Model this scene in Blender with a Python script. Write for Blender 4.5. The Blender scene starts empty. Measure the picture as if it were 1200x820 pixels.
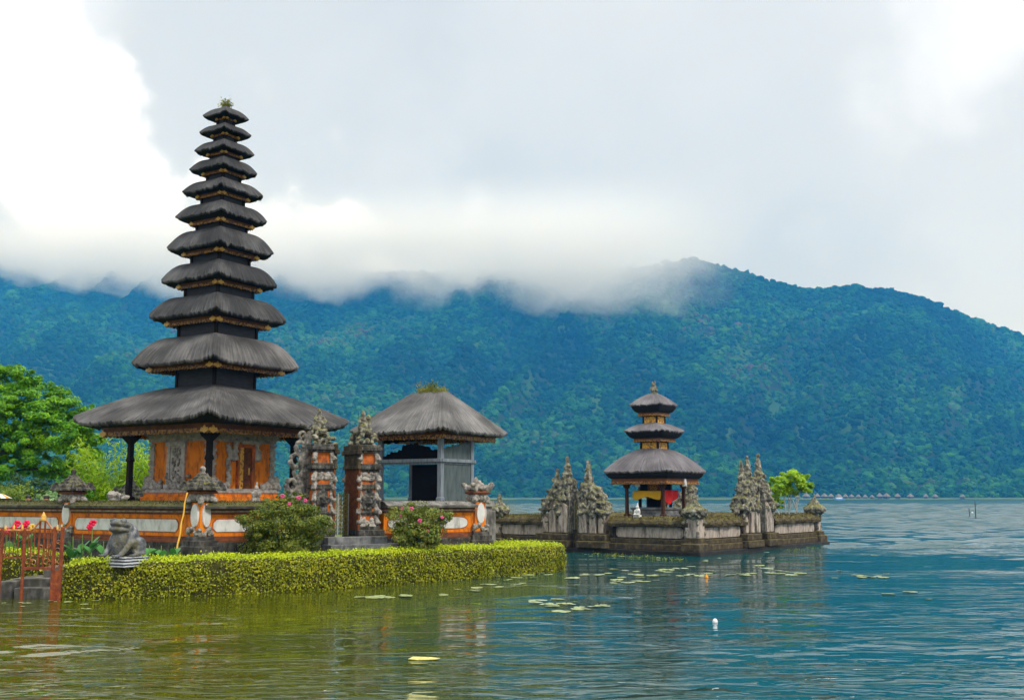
import bpy, bmesh, math, random
import numpy as np
from mathutils import Vector, Matrix, noise as mnoise

# ------------------------------------------------------------------ camera, sky, sun, exposure
C = bpy.context.scene
F, PITCH, EYE = 1250.0, math.atan(172 / 1250.0), 2.5
cp, sp = math.cos(PITCH), math.sin(PITCH)
cam_d = bpy.data.cameras.new('camera')
cam_d.sensor_width = 36.0
cam_d.lens = 36.0 * F / 1200.0
cam_d.clip_start = 0.1
cam_d.clip_end = 20000
cam = bpy.data.objects.new('camera', cam_d)
C.collection.objects.link(cam)
cam.location = (0, 0, EYE)
cam.rotation_euler = (math.pi / 2 + PITCH, 0, 0)
C.camera = cam


def sight(px, py):
    a, b = (px - 600) / F, (410 - py) / F
    return Vector((a, cp - b * sp, sp + b * cp))


def at(px, py, Y):
    """world point on the sight line of a photo pixel at the distance Y in front of the viewer"""
    r = sight(px, py)
    k = Y / r.y
    return Vector((r.x * k, Y, EYE + r.z * k))


def on(px, py, Z=0.0):
    r = sight(px, py)
    k = (Z - EYE) / r.z
    return Vector((r.x * k, r.y * k, Z))


SUN_EL, SUN_AZ = math.radians(46), math.radians(132)      # azimuth from +Y, clockwise
world = bpy.data.worlds.new('World')
C.world = world
world.use_nodes = True
wn, wl = world.node_tree.nodes, world.node_tree.links
wn.clear()


def make_world():
    out = wn.new('ShaderNodeOutputWorld')
    bg = wn.new('ShaderNodeBackground')
    bg.inputs['Strength'].default_value = 0.13
    sky = wn.new('ShaderNodeTexSky')
    sky.sky_type = 'NISHITA'
    sky.sun_disc = False
    sky.sun_elevation = SUN_EL
    sky.sun_rotation = SUN_AZ
    tc = wn.new('ShaderNodeTexCoord')
    # cloud layer: direction pushed onto a flat deck, then noise
    sep = wn.new('ShaderNodeSeparateXYZ')
    wl.new(tc.outputs['Generated'], sep.inputs[0])
    zz = wn.new('ShaderNodeMath'); zz.operation = 'MAXIMUM'; zz.inputs[1].default_value = 0.0
    wl.new(sep.outputs['Z'], zz.inputs[0])
    za = wn.new('ShaderNodeMath'); za.operation = 'ADD'; za.inputs[1].default_value = 0.22
    wl.new(zz.outputs[0], za.inputs[0])
    dv = wn.new('ShaderNodeVectorMath'); dv.operation = 'DIVIDE'
    cmb = wn.new('ShaderNodeCombineXYZ')
    for i in range(3):
        wl.new(za.outputs[0], cmb.inputs[i])
    wl.new(tc.outputs['Generated'], dv.inputs[0]); wl.new(cmb.outputs[0], dv.inputs[1])
    n1 = wn.new('ShaderNodeTexNoise'); n1.inputs['Scale'].default_value = 0.9
    n1.inputs['Detail'].default_value = 7; n1.inputs['Roughness'].default_value = 0.52
    n1.inputs['Distortion'].default_value = 0.25
    wl.new(dv.outputs[0], n1.inputs['Vector'])
    # the thin bright places of the deck and the heavy grey ones
    nw = wn.new('ShaderNodeTexNoise'); nw.inputs['Scale'].default_value = 3.0; nw.inputs['Detail'].default_value = 7
    nw.inputs['Roughness'].default_value = 0.5
    wl.new(tc.outputs['Generated'], nw.inputs['Vector'])
    ws = wn.new('ShaderNodeVectorMath'); ws.operation = 'SUBTRACT'; ws.inputs[1].default_value = (.5, .5, .5)
    wl.new(nw.outputs['Color'], ws.inputs[0])
    wm = wn.new('ShaderNodeVectorMath'); wm.operation = 'SCALE'; wm.inputs['Scale'].default_value = 0.12
    wl.new(ws.outputs[0], wm.inputs[0])
    wd = wn.new('ShaderNodeVectorMath'); wd.operation = 'ADD'
    wl.new(tc.outputs['Generated'], wd.inputs[0]); wl.new(wm.outputs[0], wd.inputs[1])
    acc = None

    def lobe(px, py, inner, outer, amount):
        nonlocal acc
        d = sight(px, py).normalized()
        dot = wn.new('ShaderNodeVectorMath'); dot.operation = 'DOT_PRODUCT'
        dot.inputs[1].default_value = d
        wl.new(wd.outputs[0], dot.inputs[0])
        mr = wn.new('ShaderNodeMapRange'); mr.interpolation_type = 'SMOOTHSTEP'
        mr.inputs['From Min'].default_value = math.cos(math.radians(outer))
        mr.inputs['From Max'].default_value = math.cos(math.radians(inner))
        mr.inputs['To Min'].default_value = 0; mr.inputs['To Max'].default_value = amount
        wl.new(dot.outputs['Value'], mr.inputs['Value'])
        if acc is None:
            acc = mr
        else:
            a = wn.new('ShaderNodeMath'); a.operation = 'ADD'
            wl.new(acc.outputs[0], a.inputs[0]); wl.new(mr.outputs[0], a.inputs[1])
            acc = a

    lobe(40, 240, 1.5, 9.0, 0.60)
    lobe(170, 270, 1.0, 8.0, 0.60)
    lobe(300, 275, 0.8, 7.8, 0.65)
    lobe(430, 285, 0.6, 7.2, 0.62)
    lobe(-60, 200, 4, 9, 0.4)
    lobe(1220, 380, 0.6, 4.6, 0.50)
    lobe(1100, 50, 1, 11, 0.26)
    lobe(-40, 10, 2, 9, 0.16)
    lobe(790, 240, 2, 20, -0.17)
    lobe(350, 100, 2, 13, -0.16)
    lobe(640, 170, 2, 14, -0.06)
    lobe(1060, 270, 1, 9, -0.10)
    rm = wn.new('ShaderNodeMapRange')
    rm.inputs['From Min'].default_value = 0.25; rm.inputs['From Max'].default_value = 0.78
    rm.inputs['To Min'].default_value = 0.40; rm.inputs['To Max'].default_value = 0.60
    wl.new(n1.outputs['Fac'], rm.inputs['Value'])
    ad = wn.new('ShaderNodeMath'); ad.operation = 'ADD'; ad.use_clamp = True
    wl.new(rm.outputs[0], ad.inputs[0]); wl.new(acc.outputs[0], ad.inputs[1])
    ramp = wn.new('ShaderNodeValToRGB')
    e = ramp.color_ramp.elements
    e[0].position = 0.1; e[0].color = (0.50, 0.54, 0.57, 1)
    e[1].position = 0.95; e[1].color = (1.08, 1.13, 1.25, 1)
    m = e.new(0.5); m.color = (0.66, 0.70, 0.725, 1)
    wl.new(ad.outputs[0], ramp.inputs['Fac'])
    sc = wn.new('ShaderNodeVectorMath'); sc.operation = 'SCALE'
    zr = wn.new('ShaderNodeMapRange'); zr.interpolation_type = 'SMOOTHSTEP'    # an overcast sky is brightest overhead
    zr.inputs['From Min'].default_value = 0.42; zr.inputs['From Max'].default_value = 0.95
    zr.inputs['To Min'].default_value = 6.7; zr.inputs['To Max'].default_value = 15.5
    wl.new(sep.outputs['Z'], zr.inputs['Value']); wl.new(zr.outputs[0], sc.inputs['Scale'])
    wl.new(ramp.outputs['Color'], sc.inputs[0])
    mix = wn.new('ShaderNodeMix'); mix.data_type = 'RGBA'
    mix.inputs['Factor'].default_value = 0.95              # almost closed cloud cover over the blue sky
    wl.new(sky.outputs['Color'], mix.inputs['A']); wl.new(sc.outputs[0], mix.inputs['B'])
    wl.new(mix.outputs['Result'], bg.inputs['Color'])
    wl.new(bg.outputs[0], out.inputs['Surface'])


make_world()
sun_d = bpy.data.lights.new('sun', 'SUN')
sun_d.energy = 1.5
sun_d.angle = math.radians(12)
sun_d.color = (1.0, 0.96, 0.9)
sun = bpy.data.objects.new('sun', sun_d)
C.collection.objects.link(sun)
sd = Vector((math.cos(SUN_EL) * math.sin(SUN_AZ), math.cos(SUN_EL) * math.cos(SUN_AZ), math.sin(SUN_EL)))
sun.rotation_euler = (-sd).to_track_quat('-Z', 'Y').to_euler()
sun.location = (0, 0, 60)
C.view_settings.view_transform = 'Standard'
C.view_settings.look = 'None'
C.view_settings.exposure = 0.48
C.view_settings.gamma = 1.0
C.cycles.use_denoising = True
C.cycles.max_bounces = 10
C.cycles.diffuse_bounces = 3
C.cycles.glossy_bounces = 3
C.cycles.transmission_bounces = 4
C.cycles.transparent_max_bounces = 8
C.cycles.volume_bounces = 6
C.cycles.volume_step_rate = 1.0
C.cycles.sample_clamp_indirect = 4.0

rnd = random.Random(7)
rng = np.random.default_rng(7)

# ------------------------------------------------------------------ materials


def nmat(name):
    m = bpy.data.materials.new(name)
    m.use_nodes = True
    nt = m.node_tree
    b = nt.nodes['Principled BSDF']
    return m, nt.nodes, nt.links, b


def ramp_node(N, cols):
    r = N.new('ShaderNodeValToRGB')
    e = r.color_ramp.elements
    while len(e) < len(cols):
        e.new(0.5)
    for k, (p, c) in enumerate(cols):
        e[k].position = p
        e[k].color = (*c, 1)
    return r


def surf(name, cols, scale=3.0, rough=0.85, bump=0.3, bscale=30.0, stretch=(1, 1, 1), stain=None, moss=None,
         detail=8, rr=0.6, spec=0.3, dist=0.02):
    """weathered surface: noise-driven colours, fine bump, optional stain blotches and moss that grows on upward faces"""
    m, N, L, b = nmat(name)
    tc = N.new('ShaderNodeTexCoord')
    mp = N.new('ShaderNodeMapping')
    mp.inputs['Scale'].default_value = stretch
    L.new(tc.outputs['Object'], mp.inputs['Vector'])
    n = N.new('ShaderNodeTexNoise')
    n.inputs['Scale'].default_value = scale; n.inputs['Detail'].default_value = detail; n.inputs['Roughness'].default_value = rr
    L.new(mp.outputs[0], n.inputs['Vector'])
    k = len(cols)
    r = ramp_node(N, [(0.28 + 0.44 * i / max(k - 1, 1), c) for i, c in enumerate(cols)])
    L.new(n.outputs['Fac'], r.inputs['Fac'])
    col = r.outputs['Color']
    if stain:
        sc, amount, scl = stain
        n2 = N.new('ShaderNodeTexNoise'); n2.inputs['Scale'].default_value = scl; n2.inputs['Detail'].default_value = 6
        n2.inputs['Roughness'].default_value = 0.7
        mps = N.new('ShaderNodeMapping'); mps.inputs['Scale'].default_value = (1.3, 1.3, 0.45)
        L.new(tc.outputs['Object'], mps.inputs['Vector']); L.new(mps.outputs[0], n2.inputs['Vector'])
        q = N.new('ShaderNodeMapRange'); q.inputs['From Min'].default_value = 0.48; q.inputs['From Max'].default_value = 0.62
        q.inputs['To Max'].default_value = amount
        L.new(n2.outputs['Fac'], q.inputs['Value'])
        mx = N.new('ShaderNodeMix'); mx.data_type = 'RGBA'
        L.new(q.outputs[0], mx.inputs['Factor']); L.new(col, mx.inputs['A']); mx.inputs['B'].default_value = (*sc, 1)
        col = mx.outputs['Result']
    if moss:
        mc, amount, lo = moss
        g = N.new('ShaderNodeNewGeometry')
        s = N.new('ShaderNodeSeparateXYZ'); L.new(g.outputs['Normal'], s.inputs[0])
        n3 = N.new('ShaderNodeTexNoise'); n3.inputs['Scale'].default_value = 5; n3.inputs['Detail'].default_value = 8
        L.new(tc.outputs['Object'], n3.inputs['Vector'])
        a = N.new('ShaderNodeMath'); a.operation = 'MULTIPLY_ADD'; a.inputs[1].default_value = 1.6
        L.new(n3.outputs['Fac'], a.inputs[0]); L.new(s.outputs['Z'], a.inputs[2])
        q = N.new('ShaderNodeMapRange'); q.inputs['From Min'].default_value = lo + 0.75; q.inputs['From Max'].default_value = lo + 1.15
        q.inputs['To Max'].default_value = amount
        L.new(a.outputs[0], q.inputs['Value'])
        mx = N.new('ShaderNodeMix'); mx.data_type = 'RGBA'
        n4 = N.new('ShaderNodeTexNoise'); n4.inputs['Scale'].default_value = 18
        L.new(tc.outputs['Object'], n4.inputs['Vector'])
        rm = ramp_node(N, [(0.3, tuple(v * 0.55 for v in mc)), (0.7, tuple(min(v * 1.45, 1) for v in mc))])
        L.new(n4.outputs['Fac'], rm.inputs['Fac'])
        L.new(q.outputs[0], mx.inputs['Factor']); L.new(col, mx.inputs['A']); L.new(rm.outputs['Color'], mx.inputs['B'])
        col = mx.outputs['Result']
    L.new(col, b.inputs['Base Color'])
    b.inputs['Roughness'].default_value = rough
    b.inputs['Specular IOR Level'].default_value = spec
    if bump:
        nb = N.new('ShaderNodeTexNoise'); nb.inputs['Scale'].default_value = bscale; nb.inputs['Detail'].default_value = 6
        L.new(mp.outputs[0], nb.inputs['Vector'])
        bp = N.new('ShaderNodeBump'); bp.inputs['Strength'].default_value = bump; bp.inputs['Distance'].default_value = dist
        L.new(nb.outputs['Fac'], bp.inputs['Height']); L.new(bp.outputs[0], b.inputs['Normal'])
    return m


def leaf_mat(name, cols, trans=0.25, rough=0.5, patch=1.2):
    """leaves: every leaf (mesh island) picks its own tone"""
    m, N, L, b = nmat(name)
    g = N.new('ShaderNodeNewGeometry')
    tc = N.new('ShaderNodeTexCoord')
    n = N.new('ShaderNodeTexNoise'); n.inputs['Scale'].default_value = patch; n.inputs['Detail'].default_value = 3
    L.new(tc.outputs['Object'], n.inputs['Vector'])
    a = N.new('ShaderNodeMath'); a.operation = 'MULTIPLY_ADD'; a.inputs[1].default_value = 0.55
    L.new(g.outputs['Random Per Island'], a.inputs[0])
    s = N.new('ShaderNodeMapRange'); s.inputs['From Min'].default_value = 0.3; s.inputs['From Max'].default_value = 0.7
    s.inputs['To Max'].default_value = 0.45
    L.new(n.outputs['Fac'], s.inputs['Value']); L.new(s.outputs[0], a.inputs[2])
    k = len(cols)
    r = ramp_node(N, [(i / max(k - 1, 1), c) for i, c in enumerate(cols)])
    L.new(a.outputs[0], r.inputs['Fac'])
    L.new(r.outputs['Color'], b.inputs['Base Color'])
    b.inputs['Roughness'].default_value = rough
    b.inputs['Specular IOR Level'].default_value = 0.3
    t = N.new('ShaderNodeBsdfTranslucent')
    L.new(r.outputs['Color'], t.inputs['Color'])
    mx = N.new('ShaderNodeMixShader'); mx.inputs[0].default_value = trans
    L.new(b.outputs[0], mx.inputs[1]); L.new(t.outputs[0], mx.inputs[2])
    L.new(mx.outputs[0], N['Material Output'].inputs['Surface'])
    return m


def thatch_mat(name, lo, mid, hi):
    m, N, L, b = nmat(name)
    tc = N.new('ShaderNodeTexCoord')
    mp = N.new('ShaderNodeMapping'); mp.inputs['Scale'].default_value = (22, 1.1, 1)
    L.new(tc.outputs['UV'], mp.inputs['Vector'])
    n = N.new('ShaderNodeTexNoise'); n.inputs['Scale'].default_value = 1.0; n.inputs['Detail'].default_value = 9
    n.inputs['Roughness'].default_value = 0.72; n.inputs['Distortion'].default_value = 0.5
    L.new(mp.outputs[0], n.inputs['Vector'])
    n2 = N.new('ShaderNodeTexNoise'); n2.inputs['Scale'].default_value = 0.9; n2.inputs['Detail'].default_value = 5
    L.new(tc.outputs['Object'], n2.inputs['Vector'])
    a = N.new('ShaderNodeMath'); a.operation = 'MULTIPLY_ADD'; a.inputs[1].default_value = 0.55; 
    L.new(n2.outputs['Fac'], a.inputs[0])
    hm = N.new('ShaderNodeMath'); hm.operation = 'MULTIPLY'; hm.inputs[1].default_value = 0.6
    L.new(n.outputs['Fac'], hm.inputs[0]); L.new(hm.outputs[0], a.inputs[2])
    r = ramp_node(N, [(0.36, lo), (0.55, mid), (0.76, hi)])
    L.new(a.outputs[0], r.inputs['Fac']); L.new(r.outputs['Color'], b.inputs['Base Color'])
    b.inputs['Roughness'].default_value = 0.8
    b.inputs['Specular IOR Level'].default_value = 0.35
    mp2 = N.new('ShaderNodeMapping'); mp2.inputs['Scale'].default_value = (45, 2.2, 1)
    L.new(tc.outputs['UV'], mp2.inputs['Vector'])
    n3 = N.new('ShaderNodeTexNoise'); n3.inputs['Scale'].default_value = 1.0; n3.inputs['Detail'].default_value = 5
    L.new(mp2.outputs[0], n3.inputs['Vector'])
    bp = N.new('ShaderNodeBump'); bp.inputs['Strength'].default_value = 0.7; bp.inputs['Distance'].default_value = 0.05
    L.new(n3.outputs['Fac'], bp.inputs['Height']); L.new(bp.outputs[0], b.inputs['Normal'])
    return m


def gilt_mat(name, base, gold, scale=22, thr=0.52):
    """carved wood with gold leaf on its raised pattern"""
    m, N, L, b = nmat(name)
    tc = N.new('ShaderNodeTexCoord')
    v = N.new('ShaderNodeTexVoronoi'); v.inputs['Scale'].default_value = scale
    L.new(tc.outputs['Object'], v.inputs['Vector'])
    n = N.new('ShaderNodeTexNoise'); n.inputs['Scale'].default_value = scale * 0.8; n.inputs['Detail'].default_value = 4
    L.new(tc.outputs['Object'], n.inputs['Vector'])
    r = ramp_node(N, [(thr - 0.1, base), (thr + 0.1, gold)])
    L.new(n.outputs['Fac'], r.inputs['Fac']); L.new(r.outputs['Color'], b.inputs['Base Color'])
    b.inputs['Roughness'].default_value = 0.5
    bp = N.new('ShaderNodeBump'); bp.inputs['Strength'].default_value = 0.6; bp.inputs['Distance'].default_value = 0.02
    L.new(v.outputs['Distance'], bp.inputs['Height']); L.new(bp.outputs[0], b.inputs['Normal'])
    return m


def flat(name, col, rough=0.6, spec=0.4, var=0.15, scale=8):
    return surf(name, [tuple(c * (1 - var) for c in col), tuple(min(1, c * (1 + var)) for c in col)], scale, rough, 0.1, 40, spec=spec)


MOSSY = (0.20, 0.19, 0.03)
M = {
    'thatch': thatch_mat('thatch', (0.014, 0.013, 0.013), (0.066, 0.061, 0.058), (0.22, 0.205, 0.195)),
    'thatch_upper': thatch_mat('thatch_upper', (0.010, 0.010, 0.010), (0.040, 0.038, 0.038), (0.145, 0.14, 0.136)),  # darker copy for the upper roofs, their grazing-angle look put into the colour
    'thatch_pale': thatch_mat('thatch_pale', (0.026, 0.024, 0.023), (0.118, 0.110, 0.104), (0.33, 0.31, 0.295)),
    'thatch_lilac': thatch_mat('thatch_lilac', (0.04, 0.036, 0.038), (0.15, 0.135, 0.142), (0.33, 0.30, 0.31)),
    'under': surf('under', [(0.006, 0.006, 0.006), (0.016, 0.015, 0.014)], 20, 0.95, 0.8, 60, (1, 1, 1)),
    'dark_wood': surf('dark_wood', [(0.012, 0.008, 0.006), (0.032, 0.021, 0.015)], 4, 0.8, 0.3, 30, (4, 4, 0.6), spec=0.15),
    'plank': surf('plank', [(0.022, 0.021, 0.024), (0.05, 0.048, 0.052)], 3, 0.65, 0.3, 20, (1, 1, 6)),
    'gilt': gilt_mat('gilt', (0.06, 0.02, 0.008), (0.50, 0.22, 0.025), 16, 0.50),
    'gilt_bright': gilt_mat('gilt_bright', (0.12, 0.035, 0.005), (0.85, 0.42, 0.03), 14, 0.45),
    'brown_beam': surf('brown_beam', [(0.10, 0.035, 0.012), (0.24, 0.085, 0.02)], 5, 0.6, 0.2, 30),
    'gold': flat('gold', (0.8, 0.42, 0.06), 0.4, 0.5, 0.3, 20),
    'orange': surf('orange', [(0.62, 0.135, 0.006), (0.84, 0.225, 0.008), (0.92, 0.30, 0.016)], 2.5, 0.85, 0.25, 40,
                   stain=((0.18, 0.05, 0.02), 0.65, 3.0)),
    'orange_worn': surf('orange_worn', [(0.26, 0.06, 0.015), (0.55, 0.13, 0.02), (0.72, 0.2, 0.03)], 6, 0.88, 0.5, 30,
                        stain=((0.06, 0.04, 0.03), 0.8, 4.0)),
    'brick': surf('brick', [(0.05, 0.018, 0.008), (0.16, 0.05, 0.015), (0.26, 0.085, 0.022)], 4, 0.9, 0.6, 25, (1, 1, 1.8)),
    'column_brown': surf('column_brown', [(0.03, 0.012, 0.008), (0.09, 0.03, 0.014)], 5, 0.6, 0.3, 30, (3, 3, .5)),
    'red_moulding': surf('red_moulding', [(0.12, 0.035, 0.016), (0.32, 0.10, 0.03)], 5, 0.85, 0.3, 30, (0.5, 1, 3),
                         stain=((0.04, 0.03, 0.025), 0.6, 3)),
    'white': surf('white', [(0.52, 0.50, 0.47), (0.72, 0.70, 0.67), (0.82, 0.80, 0.77)], 2.5, 0.85, 0.25, 40,
                  stain=((0.28, 0.26, 0.23), 0.6, 2.5)),
    'relief': surf('relief', [(0.15, 0.128, 0.108), (0.40, 0.36, 0.315), (0.60, 0.55, 0.49)], 6, 0.9, 0.7, 28),
    'relief_pale': surf('relief_pale', [(0.22, 0.19, 0.165), (0.46, 0.42, 0.375), (0.64, 0.59, 0.53)], 6, 0.9, 0.7, 28),
    'relief_dark': surf('relief_dark', [(0.06, 0.052, 0.045), (0.26, 0.235, 0.205), (0.54, 0.49, 0.44)], 11, 0.9, 0.8, 30),
    'wet_stone': surf('wet_stone', [(0.006, 0.006, 0.005), (0.018, 0.016, 0.013), (0.05, 0.045, 0.036)], 3, 0.55, 0.6, 20, (0.6, 0.6, 2)),
    'stone_dark': surf('stone_dark', [(0.012, 0.011, 0.010), (0.042, 0.038, 0.034), (0.115, 0.105, 0.094)], 3.5, 0.9, 0.7, 24,
                       stain=((0.26, 0.24, 0.21), 0.5, 6), moss=(MOSSY, 0.7, 0.65)),
    'stone_base': surf('stone_base', [(0.010, 0.009, 0.008), (0.035, 0.031, 0.027), (0.10, 0.09, 0.078)], 2.2, 0.85, 0.6, 20, (0.6, 0.6, 2),
                       stain=((0.20, 0.18, 0.15), 0.45, 3)),
    'coping': surf('coping', [(0.035, 0.032, 0.028), (0.11, 0.10, 0.085), (0.22, 0.20, 0.17)], 4, 0.9, 0.7, 24,
                   stain=((0.02, 0.02, 0.018), 0.6, 2), moss=((0.09, 0.085, 0.018), 0.95, 0.5)),
    'coping_grey': surf('coping_grey', [(0.06, 0.055, 0.05), (0.20, 0.185, 0.165), (0.34, 0.315, 0.285)], 3, 0.9, 0.6, 24,
                   stain=((0.05, 0.045, 0.035), 0.7, 3)),
    'stone_pale': surf('stone_pale', [(0.16, 0.135, 0.11), (0.36, 0.32, 0.28), (0.52, 0.48, 0.43)], 5, 0.9, 0.6, 25,
                       stain=((0.05, 0.045, 0.04), 0.75, 4), moss=((0.22, 0.18, 0.03), 0.5, 0.75)),
    'wing_stone': surf('wing_stone', [(0.06, 0.052, 0.044), (0.20, 0.18, 0.155), (0.42, 0.385, 0.34)], 5, 0.92, 0.8, 24,
                       stain=((0.04, 0.036, 0.03), 0.8, 4), moss=((0.2, 0.16, 0.03), 0.6, 0.7)),
    'stone_mossy': surf('stone_mossy', [(0.018, 0.015, 0.012), (0.20, 0.18, 0.14), (0.62, 0.58, 0.48)], 6, 0.92, 0.9, 22,
                        stain=((0.03, 0.027, 0.02), 0.75, 5), moss=((0.17, 0.17, 0.035), 0.8, 0.45)),
    'stone_brown': surf('stone_brown', [(0.025, 0.017, 0.010), (0.085, 0.062, 0.032), (0.19, 0.15, 0.08)], 4, 0.9, 0.8, 22,
                        stain=((0.03, 0.025, 0.02), 0.7, 3), moss=((0.14, 0.12, 0.025), 0.8, 0.6)),
    'beige_dark': surf('beige_dark', [(0.10, 0.075, 0.055), (0.22, 0.17, 0.135), (0.36, 0.30, 0.25)], 3, 0.9, 0.5, 28, (2, 2, 0.7),
                  stain=((0.03, 0.026, 0.02), 0.85, 3.0)),
    'beige': surf('beige', [(0.26, 0.20, 0.16), (0.46, 0.375, 0.31), (0.60, 0.51, 0.44)], 3, 0.9, 0.4, 30, (2, 2, 0.7),
                  stain=((0.09, 0.075, 0.06), 0.75, 3.5)),
    'grey_wood': surf('grey_wood', [(0.10, 0.12, 0.14), (0.20, 0.23, 0.26), (0.30, 0.33, 0.36)], 4, 0.75, 0.3, 40, (4, 4, .5)),
    'grey_panel': surf('grey_panel', [(0.05, 0.068, 0.068), (0.088, 0.112, 0.112), (0.125, 0.152, 0.152)], 3, 0.8, 0.2, 40, (2, 2, .6)),
    'black_wood': surf('black_wood', [(0.004, 0.004, 0.004), (0.010, 0.009, 0.009)], 4, 0.9, 0.2, 40, spec=0.08),
    'rust': surf('rust', [(0.15, 0.028, 0.012), (0.29, 0.062, 0.018), (0.40, 0.12, 0.03)], 9, 0.55, 0.3, 50,
                 stain=((0.10, 0.03, 0.02), 0.6, 7)),
    'copper': surf('copper', [(0.30, 0.07, 0.022), (0.50, 0.17, 0.06), (0.72, 0.38, 0.20)], 9, 0.4, 0.2, 50),
    'concrete': surf('concrete', [(0.04, 0.036, 0.03), (0.13, 0.12, 0.105), (0.30, 0.28, 0.25)], 3, 0.85, 0.4, 30,
                     stain=((0.05, 0.05, 0.03), 0.7, 3)),
    'step_stone': surf('step_stone', [(0.06, 0.06, 0.062), (0.16, 0.16, 0.16), (0.30, 0.30, 0.29)], 3, 0.85, 0.5, 30,
                       stain=((0.03, 0.03, 0.03), 0.7, 2.5)),
    'frog': surf('frog', [(0.035, 0.037, 0.045), (0.13, 0.135, 0.145), (0.34, 0.34, 0.34)], 5, 0.8, 0.7, 28,
                 stain=((0.14, 0.12, 0.03), 0.55, 3.0)),
    'lattice': surf('lattice', [(0.10, 0.09, 0.02), (0.26, 0.22, 0.06)], 12, 0.6, 0.3, 50),
    'iron_pale': flat('iron_pale', (0.42, 0.42, 0.40), 0.5, 0.5, 0.3, 15),
    'bamboo': surf('bamboo', [(0.55, 0.27, 0.02), (0.80, 0.46, 0.05)], 6, 0.5, 0.1, 40, (1, 1, .3)),
    'bark': surf('bark', [(0.03, 0.022, 0.015), (0.10, 0.075, 0.05)], 8, 0.9, 0.8, 25, (1, 1, .3)),
    'stem_green': flat('stem_green', (0.16, 0.24, 0.04), 0.5, 0.4, 0.4, 6),
    'cloth_gold': surf('cloth_gold', [(0.88, 0.45, 0.01), (0.98, 0.62, 0.02)], 6, 0.7, 0.3, 14),
    'cloth_red': surf('cloth_red', [(0.90, 0.014, 0.012), (0.98, 0.035, 0.02)], 6, 0.7, 0.2, 14),
    'cloth_white': flat('cloth_white', (0.78, 0.80, 0.84), 0.7, 0.3, 0.06),
    'petal_pink': flat('petal_pink', (0.75, 0.10, 0.26), 0.5, 0.3, 0.3, 20),
    'petal_red': flat('petal_red', (0.80, 0.015, 0.07), 0.5, 0.3, 0.2, 20),
    'petal_yellow': flat('petal_yellow', (0.85, 0.50, 0.02), 0.5, 0.3, 0.2, 20),
    'pad': leaf_mat('pad', [(0.16, 0.22, 0.05), (0.34, 0.40, 0.16), (0.48, 0.50, 0.28)], 0.05, 0.4, 0.8),
    'dry_leaf': flat('dry_leaf', (0.62, 0.55, 0.18), 0.5, 0.3, 0.3, 20),
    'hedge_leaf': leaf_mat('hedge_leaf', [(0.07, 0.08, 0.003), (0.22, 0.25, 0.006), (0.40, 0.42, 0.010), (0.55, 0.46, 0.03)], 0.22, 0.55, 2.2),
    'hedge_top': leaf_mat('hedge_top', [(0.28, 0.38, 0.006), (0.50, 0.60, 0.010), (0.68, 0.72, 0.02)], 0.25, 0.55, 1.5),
    'twig': surf('twig', [(0.03, 0.03, 0.004), (0.075, 0.07, 0.010)], 9, 0.9, 0.8, 30),
    'bush_leaf': leaf_mat('bush_leaf', [(0.03, 0.05, 0.006), (0.09, 0.14, 0.012), (0.22, 0.25, 0.02), (0.36, 0.28, 0.07)], 0.2, 0.5, 2),
    'bush_leaf_light': leaf_mat('bush_leaf_light', [(0.04, 0.08, 0.01), (0.13, 0.20, 0.02), (0.26, 0.28, 0.04), (0.40, 0.26, 0.1)], 0.2, 0.5, 2),
    'tree_leaf': leaf_mat('tree_leaf', [(0.012, 0.07, 0.002), (0.08, 0.28, 0.004), (0.23, 0.50, 0.007), (0.46, 0.70, 0.012)], 0.3, 0.5, 0.8),
    'lime_leaf': leaf_mat('lime_leaf', [(0.14, 0.30, 0.008), (0.36, 0.56, 0.015), (0.58, 0.74, 0.025)], 0.35, 0.5, 1.0),
    'olive_leaf': leaf_mat('olive_leaf', [(0.07, 0.14, 0.01), (0.18, 0.28, 0.02), (0.32, 0.40, 0.04)], 0.3, 0.5, 1.0),
    'dark_leaf': leaf_mat('dark_leaf', [(0.010, 0.035, 0.006), (0.03, 0.085, 0.010), (0.06, 0.14, 0.015)], 0.2, 0.5, 1.0),
    'pale_leaf': leaf_mat('pale_leaf', [(0.12, 0.30, 0.06), (0.40, 0.60, 0.25), (0.75, 0.85, 0.6)], 0.3, 0.5, 1.0),
    'sun_leaf': leaf_mat('sun_leaf', [(0.10, 0.26, 0.004), (0.32, 0.54, 0.008), (0.58, 0.74, 0.015)], 0.3, 0.5, 2.0),
    'canna_leaf': leaf_mat('canna_leaf', [(0.03, 0.13, 0.02), (0.07, 0.25, 0.05), (0.16, 0.38, 0.09)], 0.2, 0.35, 1.0),
    'tuft': leaf_mat('tuft', [(0.08, 0.10, 0.008), (0.26, 0.27, 0.03), (0.42, 0.36, 0.06)], 0.2, 0.6, 2.0),
    'lawn': surf('lawn', [(0.05, 0.09, 0.01), (0.12, 0.17, 0.02), (0.2, 0.24, 0.04)], 3, 0.9, 0.6, 40),
    'skin': flat('skin', (0.45, 0.24, 0.15), 0.5, 0.4, 0.05),
    'hair': flat('hair', (0.012, 0.01, 0.009), 0.5, 0.5, 0.2),
    'shirt_yellow': flat('shirt_yellow', (0.85, 0.45, 0.05), 0.8, 0.2, 0.1),
    'shirt_white': flat('shirt_white', (0.8, 0.72, 0.74), 0.8, 0.2, 0.1),
    'trousers': flat('trousers', (0.05, 0.06, 0.10), 0.8, 0.2, 0.2),
    'shirt_pink': flat('shirt_pink', (0.8, 0.35, 0.36), 0.8, 0.2, 0.1),
    'float_white': flat('float_white', (0.85, 0.85, 0.85), 0.5, 0.4, 0.03),
    'float_orange': flat('float_orange', (0.85, 0.32, 0.01), 0.5, 0.4, 0.1),
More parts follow.
